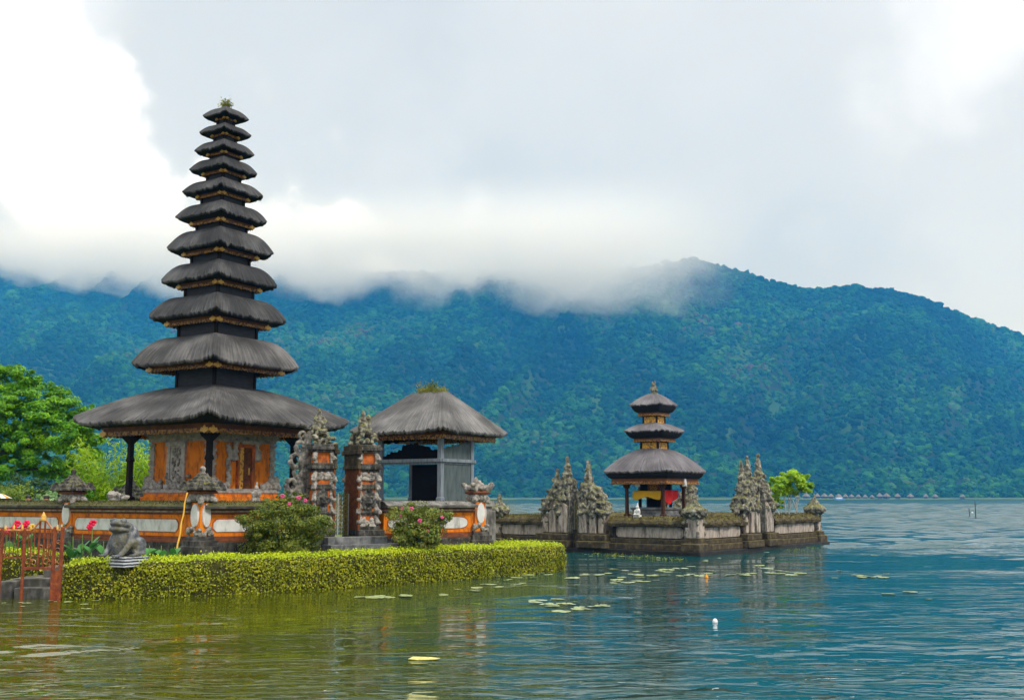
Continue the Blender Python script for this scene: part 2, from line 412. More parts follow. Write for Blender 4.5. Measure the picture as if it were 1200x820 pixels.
    'hull_blue': flat('hull_blue', (0.05, 0.2, 0.6), 0.4, 0.5, 0.1),
    'hut_roof': flat('hut_roof', (0.19, 0.17, 0.15), 0.9, 0.2, 0.2, 0.5),
    'hut_wall': flat('hut_wall', (0.11, 0.10, 0.08), 0.9, 0.2, 0.2, 0.5),
}


def pad_frog():
    """dark stone plinth with white painted stripes"""
    m, N, L, b = nmat('striped_stone')
    tc = N.new('ShaderNodeTexCoord')
    s = N.new('ShaderNodeSeparateXYZ'); L.new(tc.outputs['Object'], s.inputs[0])
    n = N.new('ShaderNodeTexNoise'); n.inputs['Scale'].default_value = 9
    L.new(tc.outputs['Object'], n.inputs['Vector'])
    k = N.new('ShaderNodeMath'); k.operation = 'MULTIPLY_ADD'; k.inputs[1].default_value = 0.02
    L.new(n.outputs['Fac'], k.inputs[0]); L.new(s.outputs['Z'], k.inputs[2])
    w = N.new('ShaderNodeMath'); w.operation = 'MULTIPLY'; w.inputs[1].default_value = 1 / 0.075
    L.new(k.outputs[0], w.inputs[0])
    f = N.new('ShaderNodeMath'); f.operation = 'FRACT'; L.new(w.outputs[0], f.inputs[0])
    r = ramp_node(N, [(0.42, (0.02, 0.022, 0.04)), (0.58, (0.55, 0.56, 0.58))])
    L.new(f.outputs[0], r.inputs['Fac']); L.new(r.outputs['Color'], b.inputs['Base Color'])
    b.inputs['Roughness'].default_value = 0.8
    return m


M['striped'] = pad_frog()

# ------------------------------------------------------------------ mesh helpers


class MB:
    def __init__(self):
        self.v, self.f, self.uv = [], [], None

    def add(self, verts, faces):
        o = len(self.v)
        self.v += [tuple(p) for p in verts]
        self.f += [tuple(i + o for i in f) for f in faces]
        return self

    def box(self, x0, x1, y0, y1, z0, z1, rot=None):
        P = [(x, y, z) for z in (z0, z1) for x, y in ((x0, y0), (x1, y0), (x1, y1), (x0, y1))]
        if rot:
            c = Vector(((x0 + x1) / 2, (y0 + y1) / 2, (z0 + z1) / 2))
            P = [c + rot @ (Vector(p) - c) for p in P]
        return self.add(P, [(3, 2, 1, 0), (4, 5, 6, 7), (0, 1, 5, 4), (1, 2, 6, 5), (2, 3, 7, 6), (3, 0, 4, 7)])

    def stack(self, cx, cy, prof, sides=None):
        """rectangular loft: prof is [(z, half x, half y), ...]"""
        P, Fc = [], []
        for z, a, b in prof:
            P += [(cx - a, cy - b, z), (cx + a, cy - b, z), (cx + a, cy + b, z), (cx - a, cy + b, z)]
        for k in range(len(prof) - 1):
            for i in range(4):
                j = (i + 1) % 4
                Fc.append((4 * k + i, 4 * k + j, 4 * k + 4 + j, 4 * k + 4 + i))
        Fc.append((3, 2, 1, 0))
        t = 4 * (len(prof) - 1)
        Fc.append((t, t + 1, t + 2, t + 3))
        return self.add(P, Fc)

    def lathe(self, cx, cy, prof, n=16):
        P, Fc = [], []
        for z, r in prof:
            P += [(cx + r * math.cos(2 * math.pi * i / n), cy + r * math.sin(2 * math.pi * i / n), z) for i in range(n)]
        for k in range(len(prof) - 1):
            for i in range(n):
                j = (i + 1) % n
                Fc.append((n * k + i, n * k + j, n * k + n + j, n * k + n + i))
        Fc.append(tuple(reversed(range(n))))
        Fc.append(tuple(range(n * (len(prof) - 1), n * len(prof))))
        return self.add(P, Fc)

    def tube(self, pts, radii, n=6):
        pts = [Vector(p) for p in pts]
        if not hasattr(radii, '__len__'):
            radii = [radii] * len(pts)
        P, Fc = [], []
        for k, p in enumerate(pts):
            d = (pts[min(k + 1, len(pts) - 1)] - pts[max(k - 1, 0)]).normalized()
            u = d.orthogonal().normalized() if abs(d.z) < 0.95 else Vector((1, 0, 0)).cross(d).normalized()
            if abs(d.z) < 0.95:
                u = Vector((0, 0, 1)).cross(d).normalized()
            w = d.cross(u)
            P += [p + radii[k] * (u * math.cos(2 * math.pi * i / n) + w * math.sin(2 * math.pi * i / n)) for i in range(n)]
        for k in range(len(pts) - 1):
            for i in range(n):
                j = (i + 1) % n
                Fc.append((n * k + i, n * k + j, n * k + n + j, n * k + n + i))
        Fc.append(tuple(reversed(range(n))))
        Fc.append(tuple(range(n * (len(pts) - 1), n * len(pts))))
        return self.add(P, Fc)

    def ell(self, c, r, rot=None, nu=12, nv=8):
        if not hasattr(r, '__len__'):
            r = (r, r, r)
        c = Vector(c)
        P, Fc = [], []
        for k in range(1, nv):
            th = math.pi * k / nv
            for i in range(nu):
                ph = 2 * math.pi * i / nu
                P.append(Vector((r[0] * math.sin(th) * math.cos(ph), r[1] * math.sin(th) * math.sin(ph), r[2] * math.cos(th))))
        P.append(Vector((0, 0, r[2]))); P.append(Vector((0, 0, -r[2])))
        if rot:
            P = [rot @ p for p in P]
        P = [p + c for p in P]
        for k in range(nv - 2):
            for i in range(nu):
                j = (i + 1) % nu
                Fc.append((k * nu + i, (k + 1) * nu + i, (k + 1) * nu + j, k * nu + j))
        t = len(P) - 2
        for i in range(nu):
            j = (i + 1) % nu
            Fc.append((t, i, j)); Fc.append((t + 1, (nv - 2) * nu + j, (nv - 2) * nu + i))
        return self.add(P, Fc)

    def plate(self, poly, y0, y1):
        """polygon in x-z, extruded along y (y0 is the front)"""
        n = len(poly)
        P = [(x, y0, z) for x, z in poly] + [(x, y1, z) for x, z in poly]
        Fc = [tuple(range(n)), tuple(reversed(range(n, 2 * n)))]
        for i in range(n):
            j = (i + 1) % n
            Fc.append((i, i + n, j + n, j))
        return self.add(P, Fc)

    def prism(self, poly, z0, z1):
        n = len(poly)
        P = [(x, y, z0) for x, y in poly] + [(x, y, z1) for x, y in poly]
        Fc = [tuple(reversed(range(n))), tuple(range(n, 2 * n))]
        for i in range(n):
            j = (i + 1) % n
            Fc.append((i, j, j + n, i + n))
        return self.add(P, Fc)

    def spun(self, ang):
        """the same shapes turned about the local z axis"""
        c, s = math.cos(ang), math.sin(ang)
        self.v = [(c * x - s * y, s * x + c * y, z) for x, y, z in self.v]
        return self

    def mesh(self, name):
        me = bpy.data.meshes.new(name)
        me.from_pydata(self.v, [], self.f)
        if self.uv is not None:
            uvl = me.uv_layers.new(name='UVMap')
            idx = np.empty(len(me.loops), dtype=np.int32)
            me.loops.foreach_get('vertex_index', idx)
            uvl.data.foreach_set('uv', np.asarray(self.uv, dtype=np.float32)[idx].ravel())
        me.update()
        return me

    def build(self, name, m, parent=None, smooth=False, bevel=0.0, fix=True):
        me = self.mesh(name)
        if fix:
            bm = bmesh.new(); bm.from_mesh(me)
            bmesh.ops.recalc_face_normals(bm, faces=bm.faces)
            bm.to_mesh(me); bm.free()
        return link(name, me, m, parent, smooth, bevel)


def link(name, me, m, parent=None, smooth=False, bevel=0.0):
    o = bpy.data.objects.new(name, me)
    C.collection.objects.link(o)
    if m is not None:
        me.materials.clear()
        me.materials.append(M[m] if isinstance(m, str) else m)
    if smooth:
        me.polygons.foreach_set('use_smooth', [True] * len(me.polygons))
    if parent is not None:
        o.parent = parent
    if bevel:
        b = o.modifiers.new('bevel', 'BEVEL')
        b.width = bevel; b.segments = 2; b.limit_method = 'ANGLE'; b.angle_limit = math.radians(40)
    return o


def remesh(mb, voxel, amp=0.0, freq=6.0, smooth=0, seed=0):
    """fuse overlapping shapes into one carved skin and roughen it"""
    me = mb.mesh('rough')
    bm = bmesh.new(); bm.from_mesh(me); bmesh.ops.recalc_face_normals(bm, faces=bm.faces); bm.to_mesh(me); bm.free()
    o = bpy.data.objects.new('rough', me)
    C.collection.objects.link(o)
    r = o.modifiers.new('r', 'REMESH'); r.mode = 'VOXEL'; r.voxel_size = voxel
    if smooth:
        s = o.modifiers.new('s', 'SMOOTH'); s.iterations = smooth; s.factor = 0.5
    dg = bpy.context.evaluated_depsgraph_get()
    out = bpy.data.meshes.new_from_object(o.evaluated_get(dg))
    bpy.data.objects.remove(o)
    bpy.data.meshes.remove(me)
    if amp:
        off = Vector((seed * 3.1, seed * 1.7, seed * 0.9))
        out.update()
        nn = [v.normal.copy() for v in out.vertices]
        for v, n in zip(out.vertices, nn):
            v.co += n * amp * (mnoise.noise((v.co + off) * freq) + 0.5 * mnoise.noise((v.co + off) * freq * 2.3))
    out.update()
    return out


def thing(name, label, cat, loc=(0, 0, 0), rz=0.0, group=None):
    o = bpy.data.objects.new(name, None)
    o.empty_display_size = 0.2
    C.collection.objects.link(o)
    o.location = loc
    o.rotation_euler = (0, 0, rz)
    o['label'] = label; o['category'] = cat
    if group:
        o['group'] = group
    return o


def tag(o, label=None, cat=None, group=None, kind=None):
    for k, v in (('label', label), ('category', cat), ('group', group), ('kind', kind)):
        if v:
            o[k] = v
    return o


def struct(o):
    o['kind'] = 'structure'
    return o


def dup(root, loc, rz=None, label=None, group=None, scale=None):
    r = root.copy(); C.collection.objects.link(r)
    r.location = loc
    if rz is not None:
        r.rotation_euler = (0, 0, rz)
    if scale:
        r.scale = (scale,) * 3
    if label:
        r['label'] = label
    if group:
        r['group'] = group
    for ch in list(root.children):
        c = ch.copy(); C.collection.objects.link(c); c.parent = r
        for g in list(ch.children):
            d = g.copy(); C.collection.objects.link(d); d.parent = c
    return r


def leaves(name, pts, m, parent, size=0.08, aspect=0.5, nrm=None, jitter=0.8, seed=0, up=0.0, fold=0.25):
    """many small pointed leaves at pts; nrm (N,3) the facing they scatter about"""
    g = np.random.default_rng(seed)
    pts = np.asarray(pts, dtype=np.float64)
    n = len(pts)
    d = g.normal(size=(n, 3))
    d /= np.linalg.norm(d, axis=1)[:, None]
    if nrm is None:
        nv = d.copy(); nv[:, 2] += up
    else:
        nv = np.asarray(nrm) + d * jitter
        nv[:, 2] += up
    nv /= np.linalg.norm(nv, axis=1)[:, None] + 1e-9
    a = g.normal(size=(n, 3))
    t = np.cross(nv, a); t /= np.linalg.norm(t, axis=1)[:, None] + 1e-9
    s = np.cross(nv, t)
    L = (size * g.uniform(0.6, 1.35, n))[:, None]
    W = L * aspect * 0.5
    V = np.empty((n, 4, 3))
    V[:, 0] = pts - t * L * 0.5
    V[:, 1] = pts - s * W + nv * W * fold
    V[:, 2] = pts + t * L * 0.5
    V[:, 3] = pts + s * W + nv * W * fold
    me = bpy.data.meshes.new(name)
    me.vertices.add(4 * n); me.loops.add(4 * n); me.polygons.add(n)
    me.vertices.foreach_set('co', V.reshape(-1).astype(np.float32))
    me.loops.foreach_set('vertex_index', np.arange(4 * n, dtype=np.int32))
    me.polygons.foreach_set('loop_start', np.arange(0, 4 * n, 4, dtype=np.int32))
    me.update(calc_edges=True); me.validate()
    return link(name, me, m, parent)


def clump_points(clumps, per, seed=0, shell=0.55, flat_z=0.75, sub=0, subr=0.35):
    """points inside a list of (centre, radius) clumps, denser near their skins; sub: finer tufts within each"""
    g = np.random.default_rng(seed)
    P, Nn = [], []
    for c, r in clumps:
        c = np.array(c)
        k = max(8, int(per * r * r))
        if sub:
            d = g.normal(size=(sub, 3)); d /= np.linalg.norm(d, axis=1)[:, None]
            q = d * (r * (shell + (1 - shell) * g.random(sub)))[:, None]
            q[:, 2] *= flat_z
            which = g.integers(0, sub, k)
            e = g.normal(size=(k, 3)); e /= np.linalg.norm(e, axis=1)[:, None]
            rr = r * subr * g.uniform(0.55, 1.0, k)[:, None] * (0.6 + 0.8 * (which % 3)[:, None] / 2)
            ee = e * rr; ee[:, 2] *= 0.6
            P.append(c + q[which] + ee); Nn.append(e * 0.7 + d[which] * 0.6)
        else:
            d = g.normal(size=(k, 3)); d /= np.linalg.norm(d, axis=1)[:, None]
            rr = r * (shell + (1 - shell) * g.random(k) ** 0.5)
            q = d * rr[:, None]; q[:, 2] *= flat_z
            P.append(c + q); Nn.append(d)
    return np.concatenate(P), np.concatenate(Nn)


def rot_xyz(x, y, z):
    from mathutils import Euler
    return Euler((x, y, z)).to_matrix()


R = math.radians
exec_parts = []

# ------------------------------------------------------------------ hills, far shore, lake, air


def lerp_pts(pts, x):
    for (a, b), (c, d) in zip(pts, pts[1:]):
        if x <= c:
            t = max(0.0, min(1.0, (x - a) / (c - a)))
            return b + (d - b) * t
    return pts[-1][1]


RIDGE = [(-900, 430), (-500, 370), (-200, 318), (0, 300), (100, 296), (200, 300), (330, 312), (440, 322), (520, 322), (600, 322), (700, 321),
         (760, 315), (812, 306), (850, 316), (900, 331), (950, 341), (1000, 338), (1040, 341), (1090, 355), (1140, 376), (1200, 396),
         (1300, 430), (1500, 500), (1800, 560)]
YSHORE = 1080.0


def hill(u, Y):
    """height of the mountain side at lateral ratio u = X/Y and distance Y"""
    px = 600 + F * u
    for _ in range(2):                     # ratio to photo column, allowing for the tilt of the view
        r = sight(px, lerp_pts(RIDGE, px))
        px = 600 + F * u * (r.y)
    r = sight(px, lerp_pts(RIDGE, px))
    Yr = 2050 + 750 * max(0.0, min(1.0, (750 - px) / 700)) + 60 * math.sin(px / 90.0)
    H = EYE + r.z / r.y * Yr
    Y0 = 1135 + 25 * math.sin(u * 21)
    t = (Y - Y0) / (Yr - Y0)
    if t <= 0:
        return 1.6 if Y > YSHORE + 4 else -2.0, t
    n1 = mnoise.noise(Vector((u * 9.0 + Y * 0.0012, Y / 1500.0, 3.0)))
    n2 = mnoise.noise(Vector((u * 17.0 - Y * 0.0026, Y / 1400.0, 9.0)))
    n3 = mnoise.noise(Vector((u * 60.0, Y / 300.0, 5.0)))
    gully = 0.36 * n1 + 0.34 * (1 - 2.4 * abs(n2)) + 0.07 * n3
    if t <= 1:
        base = H * (0.62 * t + 0.38 * t * t)
        w = min(1.0, 4 * t) * max(0.0, 1 - t) ** 0.85
        return 1.6 + base * (1 + gully * w * 1.1), t
    return 1.6 + H * max(0.0, 1 - 0.55 * (t - 1)), t


CLEAR = [(430, 475, 9), (372, 452, 10), (340, 405, 9), (332, 420, 8), (440, 395, 8), (560, 400, 6), (760, 395, 9), (870, 422, 14), (905, 480, 9),
         (1000, 490, 12), (1120, 460, 8), (940, 515, 9), (300, 440, 6), (620, 455, 7), (700, 470, 8), (660, 385, 8), (800, 370, 8), (1050, 510, 8),
         (60, 430, 6), (120, 420, 5), (480, 365, 9), (1010, 400, 7), (540, 360, 7), (850, 500, 8)]


def to_px(X, Y, Z):
    z = Z - EYE
    d = Y * cp + z * sp
    return 600 + F * X / d, 410 - F * (-Y * sp + z * cp) / d


def clearing(X, Y, Z):
    px, py = to_px(X, Y, Z)
    w = 0.0
    for a, b, s in CLEAR:
        q = ((px - a) / s) ** 2 + ((py - b) / (s * 1.7)) ** 2
        if q < 4:
            q += 1.4 * mnoise.noise(Vector((X * 0.02, Y * 0.02, Z * 0.02)))
            w = max(w, 0.62 * max(0.0, min(1.0, 1.5 - q)))
    return w


def make_hills():
    nu, ny = 420, 96
    U = np.linspace(-0.95, 0.95, nu)
    Ys = np.concatenate([np.linspace(YSHORE, 1160, 8), np.linspace(1175, 3300, ny - 8)])
    V, cl = [], []
    for Y in Ys:
        for u in U:
            h, t = hill(u, Y)
            V.append((u * Y, Y, h))
            cl.append(clearing(u * Y, Y, h) if t > 0.02 else 0.35)
    Fc = [(j * nu + i, j * nu + i + 1, (j + 1) * nu + i + 1, (j + 1) * nu + i) for j in range(len(Ys) - 1) for i in range(nu - 1)]
    me = bpy.data.meshes.new('mountain')
    me.from_pydata(V, [], Fc)
    at_ = me.attributes.new('meadow', 'FLOAT', 'POINT')
    at_.data.foreach_set('value', np.array(cl, dtype=np.float32))
    m, N, L, b = nmat('mountain_ground')
    tc = N.new('ShaderNodeTexCoord')
    n = N.new('ShaderNodeTexNoise'); n.inputs['Scale'].default_value = 0.03; n.inputs['Detail'].default_value = 8
    L.new(tc.outputs['Object'], n.inputs['Vector'])
    r = ramp_node(N, [(0.3, (0.01, 0.025, 0.006)), (0.7, (0.025, 0.045, 0.01))]); L.new(n.outputs['Fac'], r.inputs['Fac'])
    at2 = N.new('ShaderNodeAttribute'); at2.attribute_name = 'meadow'
    mx = N.new('ShaderNodeMix'); mx.data_type = 'RGBA'
    L.new(at2.outputs['Fac'], mx.inputs['Factor']); L.new(r.outputs['Color'], mx.inputs['A']); mx.inputs['B'].default_value = (0.05, 0.13, 0.012, 1)
    L.new(mx.outputs['Result'], b.inputs['Base Color']); b.inputs['Roughness'].default_value = 0.95
    b.inputs['Specular IOR Level'].default_value = 0.1
    o = link('mountain', me, m, None, smooth=True)
    struct(o)

    # forest canopy: one mass of crowns on the slopes
    mf, N, L, b = nmat('forest_canopy')
    oi = N.new('ShaderNodeObjectInfo')
    geo = N.new('ShaderNodeNewGeometry')
    n = N.new('ShaderNodeTexNoise'); n.inputs['Scale'].default_value = 0.0045; n.inputs['Detail'].default_value = 6
    L.new(geo.outputs['Position'], n.inputs['Vector'])
    a = N.new('ShaderNodeMath'); a.operation = 'MULTIPLY_ADD'; a.inputs[1].default_value = 0.42
    L.new(oi.outputs['Random'], a.inputs[0])
    q = N.new('ShaderNodeMapRange'); q.inputs['From Min'].default_value = 0.34; q.inputs['From Max'].default_value = 0.68; q.inputs['To Max'].default_value = 0.56
    L.new(n.outputs['Fac'], q.inputs['Value']); L.new(q.outputs[0], a.inputs[2])
    r = ramp_node(N, [(0.0, (0.002, 0.012, 0.002)), (0.36, (0.004, 0.030, 0.004)), (0.62, (0.012, 0.078, 0.006)), (0.82, (0.04, 0.155, 0.010)), (0.95, (0.085, 0.055, 0.045))])
    tcf = N.new('ShaderNodeTexCoord')
    nf = N.new('ShaderNodeTexNoise'); nf.inputs['Scale'].default_value = 3.2; nf.inputs['Detail'].default_value = 4; nf.inputs['Roughness'].default_value = 0.7
    L.new(tcf.outputs['Object'], nf.inputs['Vector'])
    af = N.new('ShaderNodeMath'); af.operation = 'MULTIPLY_ADD'; af.inputs[1].default_value = 0.7
    L.new(nf.outputs['Fac'], af.inputs[0])
    as_ = N.new('ShaderNodeMath'); as_.operation = 'SUBTRACT'; as_.inputs[1].default_value = 0.35
    L.new(a.outputs[0], as_.inputs[0]); L.new(as_.outputs[0], af.inputs[2])
    bpf = N.new('ShaderNodeBump'); bpf.inputs['Strength'].default_value = 1.0; bpf.inputs['Distance'].default_value = 0.5
    L.new(nf.outputs['Fac'], bpf.inputs['Height']); L.new(bpf.outputs[0], b.inputs['Normal'])
    L.new(af.outputs[0], r.inputs['Fac']); L.new(r.outputs['Color'], b.inputs['Base Color'])
    b.inputs['Roughness'].default_value = 0.95; b.inputs['Specular IOR Level'].default_value = 0.1
    col = bpy.data.collections.new('crown_kinds')
    g = np.random.default_rng(3)
    for k in range(6):
        bm = bmesh.new()
        bmesh.ops.create_icosphere(bm, subdivisions=2, radius=1.0)
        off = Vector((k * 7.3, 1.0, 2.0))
        for v in bm.verts:
            s = 1 + 0.42 * mnoise.noise(v.co * 1.7 + off) + 0.5 * mnoise.noise(v.co * 4.1 + off)
            v.co = Vector((v.co.x * s, v.co.y * s, v.co.z * s * (0.8 + 0.1 * k / 5)))
        me2 = bpy.data.meshes.new('tree_crown_kind'); bm.to_mesh(me2); bm.free()
        me2.materials.append(mf)
        col.objects.link(bpy.data.objects.new('tree_crown_kind', me2))
    P, S, Rr = [], [], []
    tries = 0
    while len(P) < 84000 and tries < 500000:
        tries += 1
        u = g.uniform(-0.64, 0.64)
        Y = math.sqrt(g.uniform(1118.0 ** 2, 2900.0 ** 2))
        h, t = hill(u, Y)
        if t > 1.03 or (t <= 0 and g.random() < 0.45):
            continue
        X = u * Y
        if t > 0 and clearing(X, Y, h) > g.uniform(0.12, 1.3):
            continue
        s = g.choice([2.2, 3.0, 4.1, 6.0], p=[.3, .37, .26, .07]) * g.uniform(0.8, 1.25) * (0.8 + Y / 5000)
        if t <= 0.0:
            s *= 0.75
        P.append((X, Y, h + s * 0.35)); S.append(s); Rr.append((g.uniform(-.2, .2), g.uniform(-.2, .2), g.uniform(0, 6.28)))
    me3 = bpy.data.meshes.new('forest')
    me3.from_pydata(P, [], [])
    me3.attributes.new('size', 'FLOAT', 'POINT').data.foreach_set('value', np.array(S, dtype=np.float32))
    me3.attributes.new('turn', 'FLOAT_VECTOR', 'POINT').data.foreach_set('vector', np.array(Rr, dtype=np.float32).ravel())
    fo = link('forest', me3, mf)
    fo['kind'] = 'stuff'
    ng = bpy.data.node_groups.new('canopy', 'GeometryNodeTree')
    ng.interface.new_socket('Geometry', in_out='INPUT', socket_type='NodeSocketGeometry')
    ng.interface.new_socket('Geometry', in_out='OUTPUT', socket_type='NodeSocketGeometry')
    gi = ng.nodes.new('NodeGroupInput'); go = ng.nodes.new('NodeGroupOutput')
    ip = ng.nodes.new('GeometryNodeInstanceOnPoints')
    ci = ng.nodes.new('GeometryNodeCollectionInfo'); ci.inputs['Collection'].default_value = col
    ci.inputs['Separate Children'].default_value = True; ci.inputs['Reset Children'].default_value = True
    ip.inputs['Pick Instance'].default_value = True
    a1 = ng.nodes.new('GeometryNodeInputNamedAttribute'); a1.data_type = 'FLOAT'; a1.inputs['Name'].default_value = 'size'
    a2 = ng.nodes.new('GeometryNodeInputNamedAttribute'); a2.data_type = 'FLOAT_VECTOR'; a2.inputs['Name'].default_value = 'turn'
    e2 = ng.nodes.new('FunctionNodeEulerToRotation')
    lk = ng.links.new
    lk(gi.outputs[0], ip.inputs['Points']); lk(ci.outputs[0], ip.inputs['Instance'])
    lk(a1.outputs['Attribute'], ip.inputs['Scale'])
    lk(a2.outputs['Attribute'], e2.inputs[0]); lk(e2.outputs[0], ip.inputs['Rotation'])
    lk(ip.outputs[0], go.inputs[0])
    md = fo.modifiers.new('canopy', 'NODES'); md.node_group = ng


make_hills()


def make_lake():
    m, N, L, b = nmat('lake_water')
    tc = N.new('ShaderNodeTexCoord')
    sep = N.new('ShaderNodeSeparateXYZ'); L.new(tc.outputs['Object'], sep.inputs[0])
    # weedy shallows round the islands, clear water outside
    nb = N.new('ShaderNodeTexNoise'); nb.inputs['Scale'].default_value = 0.07; nb.inputs['Detail'].default_value = 4
    L.new(tc.outputs['Object'], nb.inputs['Vector'])
    w = N.new('ShaderNodeMath'); w.operation = 'MULTIPLY_ADD'; w.inputs[1].default_value = 14.0
    L.new(nb.outputs['Fac'], w.inputs[0]); L.new(sep.outputs['X'], w.inputs[2])
    mr = N.new('ShaderNodeMapRange'); mr.interpolation_type = 'SMOOTHSTEP'
    mr.inputs['From Min'].default_value = 1.0; mr.inputs['From Max'].default_value = 12.0
    L.new(w.outputs[0], mr.inputs['Value'])
    cr = N.new('ShaderNodeMix'); cr.data_type = 'RGBA'
    cr.inputs['A'].default_value = (0.060, 0.068, 0.001, 1); cr.inputs['B'].default_value = (0.001, 0.062, 0.068, 1)
    L.new(mr.outputs[0], cr.inputs['Factor']); L.new(cr.outputs['Result'], b.inputs['Base Color'])
    b.inputs['Roughness'].default_value = 0.03
    b.inputs['IOR'].default_value = 1.333
    b.inputs['Specular IOR Level'].default_value = 0.5

    def wave(sx, sy, scale, detail, rough=0.55, dist=0.6):
        mp = N.new('ShaderNodeMapping'); mp.inputs['Scale'].default_value = (sx, sy, 1); mp.inputs['Rotation'].default_value = (0, 0, R(7))
        L.new(tc.outputs['Object'], mp.inputs['Vector'])
        n = N.new('ShaderNodeTexNoise'); n.inputs['Scale'].default_value = scale; n.inputs['Detail'].default_value = detail
        n.inputs['Roughness'].default_value = rough; n.inputs['Distortion'].default_value = dist
        L.new(mp.outputs[0], n.inputs['Vector'])
        return n

    def ma(op, x, y, z=None):
        k = N.new('ShaderNodeMath'); k.operation = op
        for i, q in enumerate((x, y, z)):
            if q is None:
                continue
            if isinstance(q, (int, float)):
                k.inputs[i].default_value = q
            else:
                L.new(q, k.inputs[i])
        return k.outputs[0]

    def sm(val, x, y, lo=0.0, hi=1.0):
        k = N.new('ShaderNodeMapRange'); k.interpolation_type = 'SMOOTHSTEP'
        k.inputs['From Min'].default_value = x; k.inputs['From Max'].default_value = y
        k.inputs['To Min'].default_value = lo; k.inputs['To Max'].default_value = hi
        L.new(val, k.inputs['Value'])
        return k.outputs[0]

    swell = wave(0.30, 1.0, 0.55, 2)                     # long low undulation
    rip = wave(0.42, 1.0, 2.6, 3, 0.5, 0.8)              # small ripples
    crest = wave(0.34, 1.0, 2.1, 2, 0.45, 1.2)           # separate steeper wavelets that catch the sky
    wp = wave(0.22, 1.0, 0.13, 4, 0.55, 0.4)             # wind patches
    open_ = sm(sep.outputs['X'], 3, 22, -0.3, 1.0)       # more wind away from the islands
    near = sm(sep.outputs['Y'], 24, 16, 0.0, 1.0)
    windy = ma('ADD', ma('MULTIPLY_ADD', open_, 0.10, wp.outputs['Fac']), ma('MULTIPLY', near, 0.09))
    patch = sm(windy, 0.47, 0.68)
    farw = ma('MULTIPLY_ADD', sep.outputs['X'], 0.55, sep.outputs['Y'])
    far = sm(farw, 40, 110)
    cr_ = ma('MULTIPLY', sm(crest.outputs['Fac'], 0.50, 0.72), ma('MULTIPLY_ADD', patch, 1.0, 0.05))
    h = ma('MULTIPLY_ADD', swell.outputs['Fac'], 0.04, ma('MULTIPLY', rip.outputs['Fac'], ma('MULTIPLY_ADD', patch, 0.10, 0.03)))
    h = ma('ADD', h, ma('MULTIPLY', cr_, ma('MULTIPLY_ADD', near, 0.45, 0.24)))
    h = ma('MULTIPLY', h, ma('MULTIPLY_ADD', far, -0.6, 1.0))
    bp = N.new('ShaderNodeBump'); bp.inputs['Strength'].default_value = 1.0; bp.inputs['Distance'].default_value = 0.20
    L.new(h, bp.inputs['Height']); L.new(bp.outputs[0], b.inputs['Normal'])
    rough = ma('MULTIPLY_ADD', sm(farw, 50, 140), 0.16, 0.02)     # unresolved wavelets far out
    L.new(rough, b.inputs['Roughness'])
    # the sheet itself carries real wavelets, calm in the lee of the islands and steeper on the open lake
    g = np.random.default_rng(12)
    U = np.concatenate([[-6, -3, -1.6, -1.0, -0.75], np.linspace(-0.62, 0.62, 760), [0.75, 1.0, 1.6, 3, 6]])
    Y = np.concatenate([[-60, -20, 0, 8, 12], 14.0 * (420.0 / 14.0) ** np.linspace(0, 1, 720), [470, 560, 700, 900, YSHORE + 60]])
    UU, YY = np.meshgrid(U, Y)
    XX = np.clip(UU * np.maximum(YY, 14.0), -2600, 2600)
    wl_ = 0.45 * (14.0 / 0.45) ** (np.arange(72) / 71.0)
    dirs = np.radians(90 + 8) + g.normal(0, 0.42, 72)
    ph = g.uniform(0, 6.28, 72)
    dY = YY * 0.0049                                           # row spacing
    H = np.zeros_like(XX); S2 = np.zeros_like(XX)
    for L_, d_, p_ in zip(wl_, dirs, ph):
        k_ = 2 * math.pi / L_
        w_ = np.clip((L_ / np.maximum(dY, 0.05) - 2.5) / 2.5, 0, 1) * np.clip((4.5 + YY * 0.045) / L_ - 0.6, 0, 1)
        H += w_ / k_ * np.sin(k_ * (XX * math.cos(d_) + YY * math.sin(d_)) + p_)
        S2 += 0.5 * w_ ** 2
    H /= np.sqrt(np.maximum(S2, 1e-3))
    P = np.zeros_like(XX)                                      # wind patches, long across the view
    for i in range(14):
        L_ = g.uniform(7, 30); a_ = np.radians(90) + g.normal(0, 0.35)
        P += np.sin(2 * math.pi / L_ * (0.42 * XX * math.cos(a_) * 2.0 + YY * math.sin(a_)) + g.uniform(0, 6.28))
    P = np.clip(0.5 + P / 7.0, 0, 1)
    ss = lambda x, a, b: (lambda t: t * t * (3 - 2 * t))(np.clip((x - a) / (b - a), 0, 1))
    fw = YY + 0.55 * XX
    amp = 0.005 + (0.012 + 0.014 * ss(XX, -2, 12)) * ss(P, 0.5, 0.85) + 0.028 * ss(XX, 6, 22) * (0.35 + 0.65 * P) + WAVE_FAR * ss(fw, 30, 125)
    amp += (0.03 + 0.03 * ss(-XX, 1, 6)) * ss(-YY, -20.5, -15.5) * ss(P, 0.3, 0.85)
    amp *= ss(YY, 12.5, 15) * (1 - ss(YY, 300, 415)) * (1 - ss(np.abs(UU), 0.60, 0.62)) * np.clip(1.0, 0, 1)
    Z = H * amp
    nr, nc = XX.shape
    V = np.stack([XX, YY, Z], -1).reshape(-1, 3)
    idx = np.arange(nr * nc).reshape(nr, nc)
    Q = np.stack([idx[:-1, :-1], idx[:-1, 1:], idx[1:, 1:], idx[1:, :-1]], -1).reshape(-1, 4)
    me = bpy.data.meshes.new('lake')
    me.vertices.add(len(V)); me.loops.add(4 * len(Q)); me.polygons.add(len(Q))
    me.vertices.foreach_set('co', V.reshape(-1).astype(np.float32))
    me.loops.foreach_set('vertex_index', Q.reshape(-1).astype(np.int32))
    me.polygons.foreach_set('loop_start', np.arange(0, 4 * len(Q), 4, dtype=np.int32))
    me.update(calc_edges=True)
    struct(link('lake', me, m, None, smooth=True))


